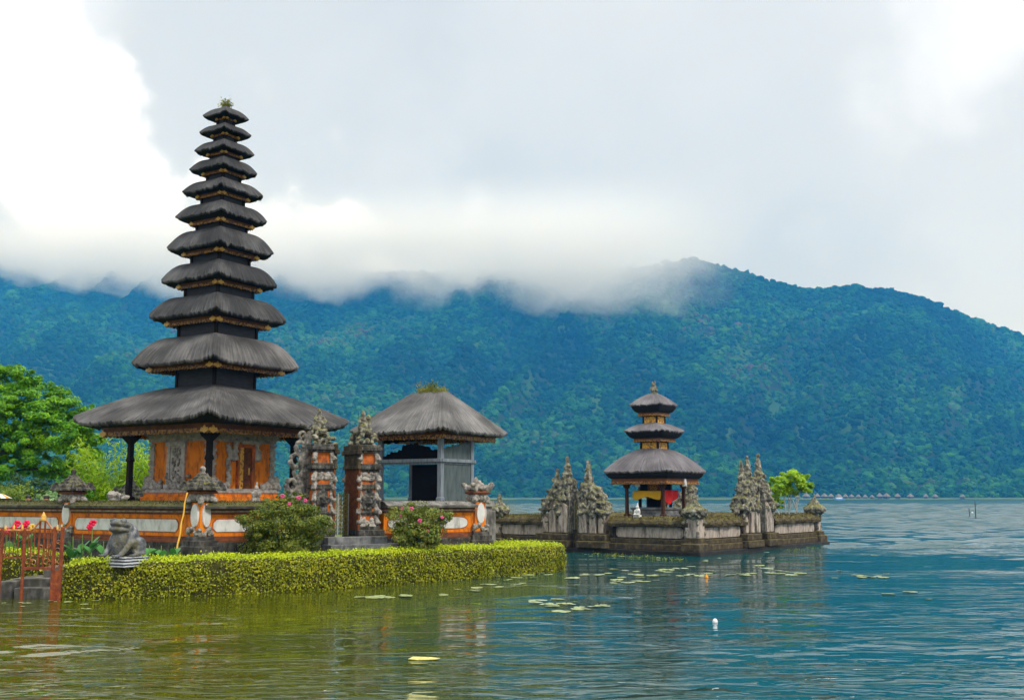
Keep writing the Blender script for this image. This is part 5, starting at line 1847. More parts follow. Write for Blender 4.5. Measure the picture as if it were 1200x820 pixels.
gL = 6.05
lichen_gate('lichened gate half with two spires at the left of the island front gate', gL + 0.24, 0, BA, -1, [(0.36, 3.2, 4.28, 0.30), (0.95, 2.9, 3.75, 0.24)], 21, 0.98, 1.95)
lichen_gate('lichened gate half with a single spire, at the right of the island front gate', gL - 0.24, 0, BA, 1, [(0.34, 3.0, 4.1, 0.30)], 22, 0.92, 1.6)
lichen_gate('nearer lichened half of the right side gate, with twin spires', 0, 5.85 - 0.22, BA + R(90), -1, [(0.34, 3.2, 4.35, 0.28), (1.0, 3.0, 4.1, 0.24)], 23, 1.0, 1.6)
lichen_gate('farther lichened half of the right side gate, with a dark flat inner face', 0, 5.85 + 0.30, BA + R(90), 1, [(0.32, 3.2, 4.45, 0.28)], 24, 1.0, 1.4)
lichen_gate('lichened gate pillar standing on the back wall at the right of the three-tiered tower', 7.15, RB, BA + R(180), 1, [(0.4, 3.0, 3.6, 0.2)], 25, 0.95, 1.2)
lattice_gate('low green lattice gate between the two lichened front gate halves', onB(gL, 0), BA, 0.24, 0.3, 2.2, 'lattice_green' if 'lattice_green' in M else 'lattice')


def small_tower():
    c = at(768, 582, 54.5)
    root = thing('tiered_shrine_tower', 'small tower of three thatched roofs on the walled stone island', 'tower', (c.x, 54.5, 0), BA)
    zy = lambda y: at(768, y, 54.5).z
    kw = 54.5 / F / 1.404 / 2
    T = [(128, 552.5, 526, 33, 103, 566.5), (76, 505.5, 496, 26, 49, 517), (60.5, 475, 460.5, 3, 37, 487)]
    for k, (we, ye, yt, wb, wf, yb) in enumerate(T):
        e, b, f = we * kw, wb * kw, wf * kw
        lift = 0.05
        ze, zt, zb = zy(ye) - lift * 0.2, zy(yt), zy(yb)
        hb = 0.24 if k == 0 else 0.13
        r = thatch_roof(e, e, b, b, ze, zt, 1.45, lift, seed=50 + k, step=0.06, closed=True).build('roof', 'thatch_lilac', root)
        eave_under(e, e, f + 0.02, f + 0.02, ze, zb + hb, lift).build('eave_underside', 'under', r)
        frame_beam(f, f, zb, zb + hb, 0.1).build('fascia_beam', 'brown_beam' if k == 0 else 'brown_beam', r)
        frame_beam(f + 0.02, f + 0.02, zb, zb + hb * 0.4, 0.08).build('gilt_trim', 'gilt', r)
        fringe(f + 0.02, f + 0.02, zb, 0.06, step=0.12, seed=k + 30).build('carved_valance', 'gilt', r)
        MB().box(-f + 0.03, f - 0.03, -f + 0.03, f - 0.03, zb + hb * 0.4, zb + hb * 0.8).build('ceiling', 'under', r)
        if k < 2:
            zn = zy(T[k + 1][5]) + 0.08
            w = MB().box(-b * 0.95, b * 0.95, -b * 0.95, b * 0.95, zt - 0.25, zn)
            w = w.build('storey_wall', 'black_wood', root)
            cs = MB()
            for sx in (-1, 1):
                for sy in (-1, 1):
                    if sx or sy:
                        cs.box(sx * b * 0.96 - 0.04, sx * b * 0.96 + 0.04, sy * b * 0.96 - 0.04, sy * b * 0.96 + 0.04, zt - 0.15, zn)
            cs.box(-b - 0.05, b + 0.05, -b - 0.05, b + 0.05, zn - 0.12, zn - 0.06)
            cs.build('corner_post', 'dark_wood', w)
            h0, h1 = zt + 0.0, zn - 0.15
            for s in (0, 1):
                gp = MB()
                gp.box(-b * 0.82, b * 0.82, -b * 0.95 - 0.02, -b * 0.95 + 0.01, h0, h1)
                (gp if s == 0 else gp.spun(R(90))).build('gilded_panel', 'gilt_bright', w)
    za = zy(462)
    fn = MB()
    fn.stack(0, 0, [(za - 0.1, 0.2, 0.2), (za + 0.06, 0.17, 0.17)])
    g = random.Random(6)
    for i in range(26):
        t = g.random()
        fn.ell((g.uniform(-.17, .17) * (1 - .4 * t), g.uniform(-.17, .17) * (1 - .4 * t), za + 0.05 + 0.48 * t), g.uniform(.05, .085))
    fn.ell((0, 0, za + .3), (.13, .13, .25)); fn.ell((0.1, 0, za + 0.6), (0.04, 0.04, 0.12)); fn.ell((-0.05, 0, za + 0.58), (0.05, 0.05, 0.1))
    carve('finial', fn, 'stone_mossy', root, 0.028, 0.02, 10, 3)
    # ground storey
    hc = 1.04
    for sx, sy in ((1, -1), (-1, -1), (1, 1), (-1, 1)):
        MB().stack(sx * hc, sy * hc, [(0.99, 0.14, 0.14), (1.65, 0.13, 0.13), (1.67, 0.075, 0.075), (2.9, 0.07, 0.07), (3.0, 0.13, 0.13), (zy(566) + 0.02, 0.15, 0.15)]).build('column', 'column_brown', root, bevel=0.01)
    MB().stack(0, 0, [(0.99, 1.25, 1.25), (1.5, 1.25, 1.25), (1.5, 0.92, 0.92), (1.62, 0.92, 0.92), (1.63, 0.85, 0.85), (1.86, 0.85, 0.85), (1.87, 0.92, 0.92), (1.98, 0.92, 0.92)]).build('plinth', 'step_stone', root, bevel=0.02)
    bx = MB().box(-0.62, 0.62, -0.62, 0.62, 2.62, 3.3).build('shrine_box', 'brown_beam', root)
    MB().box(-0.5, -0.08, -0.64, -0.6, 2.72, 3.2).build('shrine_door', 'black_wood', bx)
    MB().box(0.05, 0.5, -0.64, -0.6, 2.72, 3.2).build('shrine_door', 'gilt', bx)
    MB().box(0.60, 0.64, -0.45, 0.45, 2.72, 3.2).build('shrine_door', 'black_wood', bx)
    lg = MB()
    for sx in (-1, 1):
        for sy in (-1, 1):
            lg.box(sx * 0.56 - 0.06, sx * 0.56 + 0.06, sy * 0.56 - 0.06, sy * 0.56 + 0.06, 1.97, 2.63)
    lg.box(-0.7, 0.7, -0.7, 0.7, 2.56, 2.62); lg.box(-0.3, 0.3, -0.3, 0.3, 1.98, 2.4)
    lg.build('shrine_stand', 'black_wood', root)
    # draped cloths
    def drape(face, x0, x1, z0, z1, out, seed, tipx):
        mb = MB(); n, k = 26, 7
        for j in range(k):
            t = j / (k - 1)
            for i in range(n):
                s = i / (n - 1)
                x = x0 + (x1 - x0) * s
                sag = (0.84 + 0.16 * math.sin(2.6 * math.pi * s + 0.5) if tipx is None else 0.45 + 0.55 * (1 - abs(s - tipx) / max(tipx, 1 - tipx)))
                z = z1 - (z1 - z0) * t * sag
                y = -out - 0.035 * math.sin(s * 17 + seed + 2 * t) * (0.3 + t) - 0.05 * t
                mb.v.append((x, y, z))
        for j in range(k - 1):
            for i in range(n - 1):
                mb.f.append((j * n + i, j * n + i + 1, (j + 1) * n + i + 1, (j + 1) * n + i))
        return mb if face == 0 else mb.spun(R(90))
    base = Vector((c.x, 54.5, 0))
    o = drape(0, -0.84, 0.78, 2.36, 2.80, 0.76, 1, None).build('draped_cloth', 'cloth_gold', None, smooth=True, fix=False)
    o.location = base; o.rotation_euler = (0, 0, BA); o.modifiers.new('thickness', 'SOLIDIFY').thickness = 0.012
    tag(o, 'golden yellow cloth draped round the shrine under the three-tiered tower', 'cloth')
    o = drape(1, -0.74, 0.95, 2.12, 2.84, 0.76, 4, 0.42).build('draped_cloth', 'cloth_red', None, smooth=True, fix=False)
    o.location = base; o.rotation_euler = (0, 0, BA); o.modifiers.new('thickness', 'SOLIDIFY').thickness = 0.012
    tag(o, 'bright red cloth hung on the right of the shrine under the tower', 'cloth')
    for px, lab in ((747, 'white cloth square hanging from the left eaves of the three-tiered tower'), (801, 'white cloth square hanging from the right eaves of the three-tiered tower')):
        p = at(px, 560.5, 53.6)
        mb = MB()
        n = 6
        for j in range(n):
            for i in range(4):
                mb.v.append((-0.12 + 0.08 * i + 0.01 * j * (1 if px > 780 else 0), 0.03 * math.sin(i * 2 + j), -0.40 * j / (n - 1)))
        for j in range(n - 1):
            for i in range(3):
                mb.f.append((j * 4 + i, j * 4 + i + 1, j * 4 + 5 + i, j * 4 + 4 + i))
        o = mb.build('hanging_cloth', 'cloth_white', None, smooth=True, fix=False)
        o.location = p; o.rotation_euler = (0, 0, R(-10)); o.modifiers.new('thickness', 'SOLIDIFY').thickness = 0.01
        tag(o, lab, 'cloth', 'white cloths hung from the eaves')
    for px, Y, lab in ((725, 51.2, 'small white guardian figure on the island wall left of the tower columns'), (777, 50.0, 'small white guardian figure on the island wall below the red cloth')):
        p = at(px, 604, Y)
        st = MB(); st.stack(0, 0, [(0, 0.16, 0.13), (0.12, 0.14, 0.11)])
        st.ell((0, 0, 0.26), (0.13, 0.11, 0.18)); st.ell((0, -0.02, 0.46), (0.075, 0.075, 0.09)); st.ell((0, 0, 0.58), (0.04, 0.04, 0.08))
        st.ell((-0.11, -.05, .24), (.05, .06, .12)); st.ell((.11, -.05, .24), (.05, .06, .12)); st.ell((-.08, -.12, .14), (.07, .09, .05)); st.ell((.08, -.12, .14), (.07, .09, .05))
        o = carve('guardian_statue', st, 'white', None, 0.02, 0.012, 12, px)
        # stand it on the wall coping
        t = (p - BC).dot(bl)
        o.location = onB(t, 0.0, 1.58); o.rotation_euler = (0, 0, BA)
        tag(o, lab, 'statue', 'white guardian figures on the island wall')


small_tower()


# ------------------------------------------------------------------ hedges
def make_hedge(name, label, front, width, z0, z1, seed, dens=1250, close=True):
    """clipped hedge along a front line; width to the back, rounded top edges"""
    root = thing(name, label, 'hedge', (front[0][0], front[0][1], 0))
    o0 = Vector((front[0][0], front[0][1], 0))
    F2 = [Vector((a, b, 0)) for a, b in front]
    # resample
    pts = []
    for a, b in zip(F2, F2[1:]):
        n = max(2, int((b - a).length / 0.35))
        pts += [a + (b - a) * i / n for i in range(n)]
    pts.append(F2[-1])
    for _ in range(4):
        pts = [pts[0]] + [(pts[i - 1] + pts[i] * 2 + pts[i + 1]) / 4 for i in range(1, len(pts) - 1)] + [pts[-1]]
    N = len(pts)
    fr, bk = [], []
    for i, p in enumerate(pts):
        d = (pts[min(i + 1, N - 1)] - pts[max(i - 1, 0)]).normalized()
        nn = Vector((-d.y, d.x, 0))
        s = i / (N - 1)
        w = width(s) if callable(width) else width
        fr.append(p - o0); bk.append(p + nn * w - o0)
    h = z1 - z0
    prof = [(0.02, 0.0), (0.0, 0.45), (0.004, 0.80), (0.025, 0.93), (0.09, 0.99), (0.5, 1.0), (0.91, 0.99), (0.975, 0.93), (0.996, 0.80), (1.0, 0.45), (0.98, 0.0)]
    core = MB()
    k = len(prof)
    for i in range(N):
        e = min(1.0, min(i, N - 1 - i) / 1.4)                   # round the ends
        wig = 0.06 * mnoise.noise(Vector((i * 0.35, seed, 0))) + 0.03 * mnoise.noise(Vector((i * 1.3, seed, 4)))
        for a, b in prof:
            aa = 0.5 + (a - 0.5) * (0.88 + 0.12 * e)
            q = fr[i].lerp(bk[i], aa)
            z = z0 + h * b * (0.9 + 0.1 * e) + (wig if b > 0.6 else 0) + 0.02 * mnoise.noise(Vector((i, a * 9, seed)))
            core.v.append((q.x, q.y, z))
    for i in range(N - 1):
        for j in range(k - 1):
            core.f.append((i * k + j, (i + 1) * k + j, (i + 1) * k + j + 1, i * k + j + 1))
    core.f.append(tuple(range(k))); core.f.append(tuple(reversed(range((N - 1) * k, N * k))))
    b = core.build('branches', 'twig', root)
    # sample the core's faces for leaves
    V = np.array(core.v)
    g = np.random.default_rng(seed)
    side_p, side_n, top_p, top_n = [], [], [], []
    for f in core.f[:-2] + ([] if not close else core.f[-2:]):
        P = V[list(f)]
        c = P.mean(0)
        quads = [P] if len(f) == 4 else [np.stack([P[0], P[i], P[i + 1], P[i + 1]]) for i in range(1, len(f) - 1)]
        for Q in quads:
            nrm = np.cross(Q[2] - Q[0], Q[3] - Q[1] if not np.allclose(Q[2], Q[3]) else Q[1] - Q[0])
            area = np.linalg.norm(nrm) * 0.5
            if area < 1e-6:
                continue
            nrm /= np.linalg.norm(nrm)
            mid = V.mean(0)
            n = g.poisson(area * dens)
            if n == 0:
                continue
            u, v = g.random((n, 1)), g.random((n, 1))
            S = (Q[0] * (1 - u) + Q[1] * u) * (1 - v) + (Q[3] * (1 - u) + Q[2] * u) * v
            if nrm[2] < -0.3:
                nrm = -nrm
            loc = c - np.array([*(fr[0].lerp(bk[0], .5))])
            bulge = np.array([[mnoise.noise(Vector((q[0] * 1.6, q[1] * 1.6, q[2] * 2.2)))] for q in S])
            S = S + nrm * (g.normal(0.02, 0.04, (n, 1)) + 0.07 * bulge) + g.normal(0, 0.012, (n, 3))
            (top_p if nrm[2] > 0.55 else side_p).append(S)
            (top_n if nrm[2] > 0.55 else side_n).append(np.repeat(nrm[None], n, 0))
    if side_p:
        SP, SN = np.concatenate(side_p), np.concatenate(side_n)
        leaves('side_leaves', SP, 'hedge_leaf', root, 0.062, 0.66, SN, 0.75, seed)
    TP, TN = np.concatenate(top_p), np.concatenate(top_n)
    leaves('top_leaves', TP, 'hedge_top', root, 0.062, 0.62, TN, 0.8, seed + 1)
    return root


make_hedge('hedge', 'long clipped yellow-green hedge curving along the water below the painted wall', HEDGE_FRONT, lambda s: 1.35 + 1.1 * max(0, s - 0.55) / 0.45, -0.03, 0.90, 11)
make_hedge('hedge', 'low clipped hedge behind the rust-red gate at the left edge', [(-24, 28.4), (-18, 28.5), (-13.0, 28.6), (-12.0, 28.7)], 1.1, 0.15, 1.02, 12, 520)


# ------------------------------------------------------------------ trees, bamboo, bushes, flowers
def spray(start, end, sag, r0, r1, n=6):
    a, b = Vector(start), Vector(end)
    pts = [a + (b - a) * (i / n) + Vector((0, 0, sag * math.sin(math.pi * i / n))) for i in range(n + 1)]
    return pts, [r0 + (r1 - r0) * i / n for i in range(n + 1)]


def tree(name, label, cat, loc, clumps, trunk, m, per, size, seed, sub=9, subr=0.42, aspect=0.4, flat_z=0.7, group=None, bark='bark', up=0.6):
    root = thing(name, label, cat, loc, 0, group)
    tb = MB()
    for a, b, sag, r0, r1 in trunk:
        p, r = spray(a, b, sag, r0, r1)
        tb.tube(p, r, 7)
    tb.build('trunk', bark, root, smooth=True)
    P, Nn = clump_points(clumps, per, seed, 0.5, flat_z, sub, subr)
    leaves('crown', P, m, root, size, aspect, Nn, 0.7, seed, up)
    return root


def plants():
    # spreading tree at the left edge
    base = Vector((-25.6, 50.5, GZ))
    rel = lambda px, py, Y, r: (tuple(at(px, py, Y) - base), r)
    cl = [rel(-45, 455, 51, 1.7), rel(5, 446, 50.5, 1.05), rel(22, 468, 49.6, 1.25), rel(50, 472, 50, 1.05), rel(75, 478, 50.2, 0.95), rel(95, 496, 50, 0.85), rel(60, 508, 49.4, 1.15), rel(92, 525, 50.4, 0.95),
          rel(30, 515, 49.6, 1.25), rel(12, 543, 49.5, 0.9), rel(50, 545, 50, 1.0), rel(-20, 510, 49.6, 1.4), rel(-10, 552, 49.8, 0.8), rel(80, 552, 50.6, 0.85), rel(40, 455, 51, 0.8), rel(-60, 520, 50, 1.6), rel(112, 515, 50.4, 0.55), rel(10, 490, 51.3, 1.2),
          rel(-12, 434, 51, 0.8), rel(66, 460, 50.5, .55), rel(5, 480, 49.2, 0.9), rel(40, 490, 49.2, 0.9), rel(75, 500, 49.5, .8), rel(110, 535, 50.6, .5), rel(12, 434, 50.8, .5), rel(28, 440, 50.6, .5), rel(102, 480, 50.4, .4)]
    T = lambda px, py, Y: tuple(at(px, py, Y) - base)
    trunk = [((0, 0, 0), T(-22, 560, 50.5), 0.1, 0.30, 0.22), (T(-22, 560, 50.5), T(30, 505, 50), 0.1, 0.17, 0.08), (T(-20, 562, 50.3), T(52, 548, 50), 0.1, 0.12, 0.05), (T(0, 535, 50.2), T(85, 515, 50.2), 0.2, 0.10, 0.04),
             (T(-22, 558, 50.5), T(5, 470, 50.6), 0.1, 0.15, 0.05), (T(30, 505, 50), T(80, 490, 50.2), 0.1, 0.07, 0.03), (T(-20, 562, 50.3), T(-50, 490, 51), 0.2, 0.15, 0.05), (T(20, 515, 50), T(25, 480, 50), 0, 0.07, 0.03), (T(52, 548, 50), T(80, 560, 50.4), 0.05, 0.05, 0.02)]
    tree('spreading_tree', 'broad bright green tree with fine leaves at the left edge behind the wall', 'tree', base, cl, trunk, 'tree_leaf', 3200, 0.18, 31, 20, 0.32, 0.36, 0.7, up=0.9)
    # shrubs behind the wall below that tree
    specs = [('mounded_shrub', 'olive green mounded shrub under the spreading tree', -8, 44.5, 0.9, 'olive_leaf', 0.12), ('mounded_shrub', 'yellow-green feathery shrub behind the wall above the rust-red gate', 22, 43.5, 1.0, 'olive_leaf', 0.11),
             ('variegated_shrub', 'shrub with white-splashed leaves behind the wall, left of the dark roofed post', 56, 43.5, 0.62, 'pale_leaf', 0.16), ('mounded_shrub', 'dark green shrub between the variegated shrub and the dark roofed post', 72, 45.0, 0.75, 'dark_leaf', 0.13),
             ('mounded_shrub', 'mid green shrub directly behind the dark roofed wall post', 98, 46.0, 0.8, 'tree_leaf', 0.13), ('mounded_shrub', 'low lime shrub under the bamboo, left of the black shrine', 124, 46.5, 0.75, 'lime_leaf', 0.13),
             ('mounded_shrub', 'pale lime shrub seen through the tower gallery, right of its left column', 176, 49.5, 0.9, 'lime_leaf', 0.14), ('mounded_shrub', 'dark shrub at the left picture edge behind the parasol', -30, 47, 1.0, 'dark_leaf', 0.14)]
    for i, (nm, lab, px, Y, r, m, sz) in enumerate(specs):
        p = at(px, 582, Y)
        h = 1.75 if r < 0.7 else 1.9
        cl = [((0, 0, h), r * 0.75), ((-r * 0.6, 0.1, h - 0.35), r * 0.7), ((r * 0.6, -0.1, h - 0.3), r * 0.7), ((0, -0.2, 1.0), r * 0.9), ((0.1, 0.2, h + r * 0.35), r * 0.4), ((-.3 * r, 0, h + .2 * r), r * .45)]
        tree(nm, lab, 'shrub', (p.x, Y, GZ), cl, [((0, 0, 0), (0.1, 0, 1.4), 0, 0.05, 0.03), ((0, 0, .1), (-.3, 0, 1.3), 0, 0.04, 0.02)], m, 1500, sz, 60 + i, 10, 0.4, 0.42, 0.8)
    # dark trees closing the view under the crown at the far left
    for i, (px, Y, z, r, m, lab) in enumerate([(-30, 75, 3.6, 2.4, 'dark_leaf', 'dark round tree far behind the spreading tree, at the left edge'), (48, 78, 2.9, 1.7, 'dark_leaf', 'dark low tree far behind the variegated shrub'), (92, 72, 2.8, 1.4, 'tree_leaf', 'mid green tree far behind the dark roofed post'),
                                              (178, 66, 3.4, 1.5, 'lime_leaf', 'rounded yellow-green tree seen between the left gallery column and the orange shrine'), (172, 68, 2.2, 1.4, 'lime_leaf', 'low yellow-green tree behind the black shrine top')]):
        p = at(px, 582, Y)
        cl = [((0, 0, z), r), ((-r * .7, 0, z - r * .4), r * .7), ((r * .7, 0, z - r * .3), r * .75), ((0.1, 0, z + r * .5), r * .55), ((0, -.5, z - r * .8), r * .8)]
        tree('background_tree', lab, 'tree', (p.x, Y, GZ - .1), cl, [((0, 0, 0), (0, 0, z - r * 0.3), 0, 0.16, 0.1), ((0, 0, z - r), (r * .5, 0, z), 0.1, 0.08, 0.03)], m, 650, 0.2, 80 + i, 12, 0.4, 0.45, 0.8)
    # tall bamboo between the tree and the tower
    p = at(136, 582, 47.5)
    root = thing('bamboo_clump', 'tall yellow-green bamboo clump left of the tower, stems fanning outwards', 'bamboo', (p.x, 47.5, GZ))
    g = np.random.default_rng(13)
    L_, Nn = [], []
    for i in range(30):
        a = g.uniform(-1, 1); h = g.uniform(3.0, 5.2); dy = g.uniform(-.5, .5)
        top = Vector((a * 2.0 + 0.3 * g.normal(), dy * 2, h * (1 - 0.12 * abs(a))))
        pts = []
        for k in range(8):
            t = k / 7
            pts.append(Vector((a * 0.55 + (top.x - a * 0.55) * t ** 1.6, dy * (1 + t), top.z * (t - 0.06 * t * t))))
        MB().tube(pts, [0.045 - 0.032 * k / 7 for k in range(8)], 5).build('stem', 'stem_green' if i % 3 else 'bark', root, smooth=True)
        n = 260
        t = g.uniform(0.2, 1.02, n)
        base_ = np.array([[np.interp(q, np.linspace(0, 1, 8), [pp[c] for pp in pts]) for c in range(3)] for q in t])
        L_.append(base_ + g.normal(0, 0.17, (n, 3)) * np.array([1, 1, 0.9]))
    leaves('foliage', np.concatenate(L_), 'lime_leaf', root, 0.26, 0.22, seed=14, up=0.2)
    # bright tree on the small island
    b0 = Vector((14.55, 57.5, 0.95))
    W = lambda px, py, dy=0.0: tuple(at(px, py, 57.5 + dy) - b0)
    cl = [(W(912, 566), .52), (W(925, 560), .5), (W(938, 563), .5), (W(947, 571), .34), (W(908, 577, -.3), .42), (W(903, 586), .3), (W(920, 572, -.5), .5), (W(935, 574, .4), .42), (W(912, 590, .2), .28), (W(930, 555, .3), .35), (W(899, 570, .2), .2)]
    tr = [((0, 0, 0), W(905, 590), .1, .06, .02), ((.1, 0, 0), W(918, 575), 0, .05, .02), ((.15, .1, 0), W(928, 572), 0, .05, .02), ((.4, 0, 0), W(938, 574), .05, .05, .02), ((.3, .2, 0), W(924, 580), .05, .04, .02), ((.7, 0, 0), W(932, 580), 0, .05, .02), ((-.2, .1, 0), W(902, 592), 0, .03, .015),
          ((.9, .1, 0), W(929, 585), -.05, .05, .03), ((-.1, 0, 0), W(915, 596), 0, .03, .01)]
    tree('small_tree', 'small bright yellow-green tree with thin grey stems behind the island wall', 'tree', b0, [(c, r * 1.12) for c, r in cl], tr, 'sun_leaf', 5200, 0.15, 41, 14, 0.36, 0.5, 0.75, bark='iron_pale')
    for i, px in enumerate((836, 839, 842)):
        pass


plants()


def flower_head(parent, loc, r, m, seed):
    g = random.Random(seed)
    mb = MB()
    for i in range(6):
        a = i * 1.047 + g.uniform(-.2, .2)
        mb.ell((loc[0] + r * 0.55 * math.cos(a), loc[1] + r * 0.35 * g.uniform(-1, 1) - 0.02, loc[2] + r * 0.55 * math.sin(a)), (r * 0.5, r * 0.25, r * 0.42), nu=7, nv=5)
    mb.ell(loc, (r * .4, r * .3, r * .4), nu=7, nv=5)
    return mb.build('flower', m, parent, smooth=True)


def bushes():
    # two rose bushes beside the steps
    for nm, lab, px, py, Y, clp, m, fl, sd_ in (
        ('flowering_bush', 'large dark green bush with a few pink flowers left of the stone steps', 336, 650, 30.9,
         [(300, 612, .42), (318, 606, .5), (340, 600, .52), (358, 608, .48), (372, 622, .42), (310, 628, .5), (335, 622, .6), (360, 632, .5), (345, 640, .45), (325, 638, .4), (296, 626, .28), (330, 592, .3), (347, 590, .3), (376, 612, .25), (366, 598, .2), (316, 594, .25)], 'bush_leaf', [(331, 581), (358, 586), (350, 583), (339, 590)], 51),
        ('flowering_bush', 'smaller lime bush with bright pink flowers right of the stone steps', 490, 645, 33.0,
         [(470, 606, .36), (485, 602, .4), (500, 603, .38), (512, 612, .32), (478, 620, .42), (495, 620, .45), (508, 628, .3), (470, 625, .3), (488, 632, .35), (520, 607, .18), (500, 634, .3), (527, 604, .14), (464, 600, .18), (475, 597, .18)], 'bush_leaf_light', [(470, 605), (471, 596), (492, 610), (501, 622), (482, 596), (518, 606)], 52)):
        base = at(px, py, Y); base.z = GZ
        root = thing(nm, lab, 'bush', base, 0, 'flowering bushes beside the steps')
        cl = [(tuple(at(a, b, Y - 0.1 + 0.3 * math.sin(a)) - base), r * 1.0) for a, b, r in clp]
        st = MB(); g = random.Random(sd_)
        for c, r in cl:
            p, rr = spray((g.uniform(-.1, .1), g.uniform(-.1, .1), 0), c, 0.05, 0.025, 0.008)
            st.tube(p, rr, 5)
        st.build('stems', 'bark', root)
        P, Nn = clump_points([(c, r * 1.14) for c, r in cl], 9500, sd_, 0.4, 0.9, 12, 0.5)
        leaves('foliage', P, m, root, 0.075, 0.45, Nn, 0.8, sd_, 0.3)
        for i, (a, b) in enumerate(fl):
            flower_head(root, tuple(at(a, b, Y - 0.62) - base), 0.055 if i % 2 else 0.07, 'petal_pink', i)
    # canna lilies along the foot of the wall
    sp = [(84, 652, 29.2, .85, None, 'leafy canna without flowers beside the rust-red gate'), (95, 652, 29.4, .9, None, 'canna with broad leaves left of the red-flowered one'), (106, 652, 29.2, 1.15, 'petal_red', 'canna with one crimson flower left of the stone frog'),
          (120, 654, 29.6, .7, None, 'low canna just left of the stone frog'), (174, 654, 29.0, .62, None, 'canna leaves just right of the stone frog'), (188, 652, 29.3, .60, None, 'single broad-leaved canna before the dark wall base'),
          (204, 652, 29.6, .55, None, 'small canna at the foot of the yellow pole'), (6, 655, 30.6, .9, 'petal_red', 'crimson canna nearest the left edge behind the gate'), (17, 655, 30.4, 1.1, 'petal_red', 'tall crimson canna behind the rust-red gate bars'),
          (28, 655, 30.5, 1.1, 'petal_red', 'crimson canna behind the gate post'), (35, 655, 30.7, 1.0, 'petal_yellow', 'canna with a yellow flower behind the gate'), (54, 655, 30.6, .7, None, 'canna leaves under the gate finial')]
    for i, (px, py, Y, h, fl, lab) in enumerate(sp):
        b = at(px, py, Y)
        root = thing('canna_plant', lab, 'plant', (b.x, Y, GZ), 0, 'canna lilies along the wall')
        g = random.Random(100 + i)
        MB().tube([(0, 0, 0), (0.02, 0, h * .5), (0.01, 0, h)], [0.02, 0.016, 0.01], 6).build('stem', 'stem_green', root)
        for k in range(7 if h > .6 else 5):
            a = g.uniform(0, 6.28); z0 = h * g.uniform(0.1, 0.6); L_ = g.uniform(.36, .52); w = L_ * .30; tilt = g.uniform(.55, 1.25)
            mb = MB(); n = 7
            dx, dy = math.cos(a), math.sin(a) * 0.7
            for j in range(n):
                t = j / (n - 1)
                r = L_ * t * math.cos(tilt * (0.75 + 0.25 * t)) ; z = z0 + L_ * t * math.sin(tilt) - 0.12 * t * t
                ww = w * math.sin(math.pi * (0.08 + 0.92 * t) ** 0.8) * 0.9
                c = Vector((dx * r, dy * r, z)); s = Vector((-dy, dx, 0)).normalized() * ww
                mb.v += [tuple(c - s + Vector((0, 0, .25 * ww))), tuple(c), tuple(c + s + Vector((0, 0, .25 * ww)))]
            for j in range(n - 1):
                o = 3 * j
                mb.f += [(o, o + 1, o + 4, o + 3), (o + 1, o + 2, o + 5, o + 4)]
            mb.build('leaf', 'canna_leaf', root, smooth=True, fix=False)
        if fl:
            flower_head(root, (0.02, 0, h + 0.06), 0.10, fl, i)
            if fl == 'petal_red' and h > 1:
                flower_head(root, (-0.05, 0, h - 0.05), 0.09, fl, i + 50)


bushes()


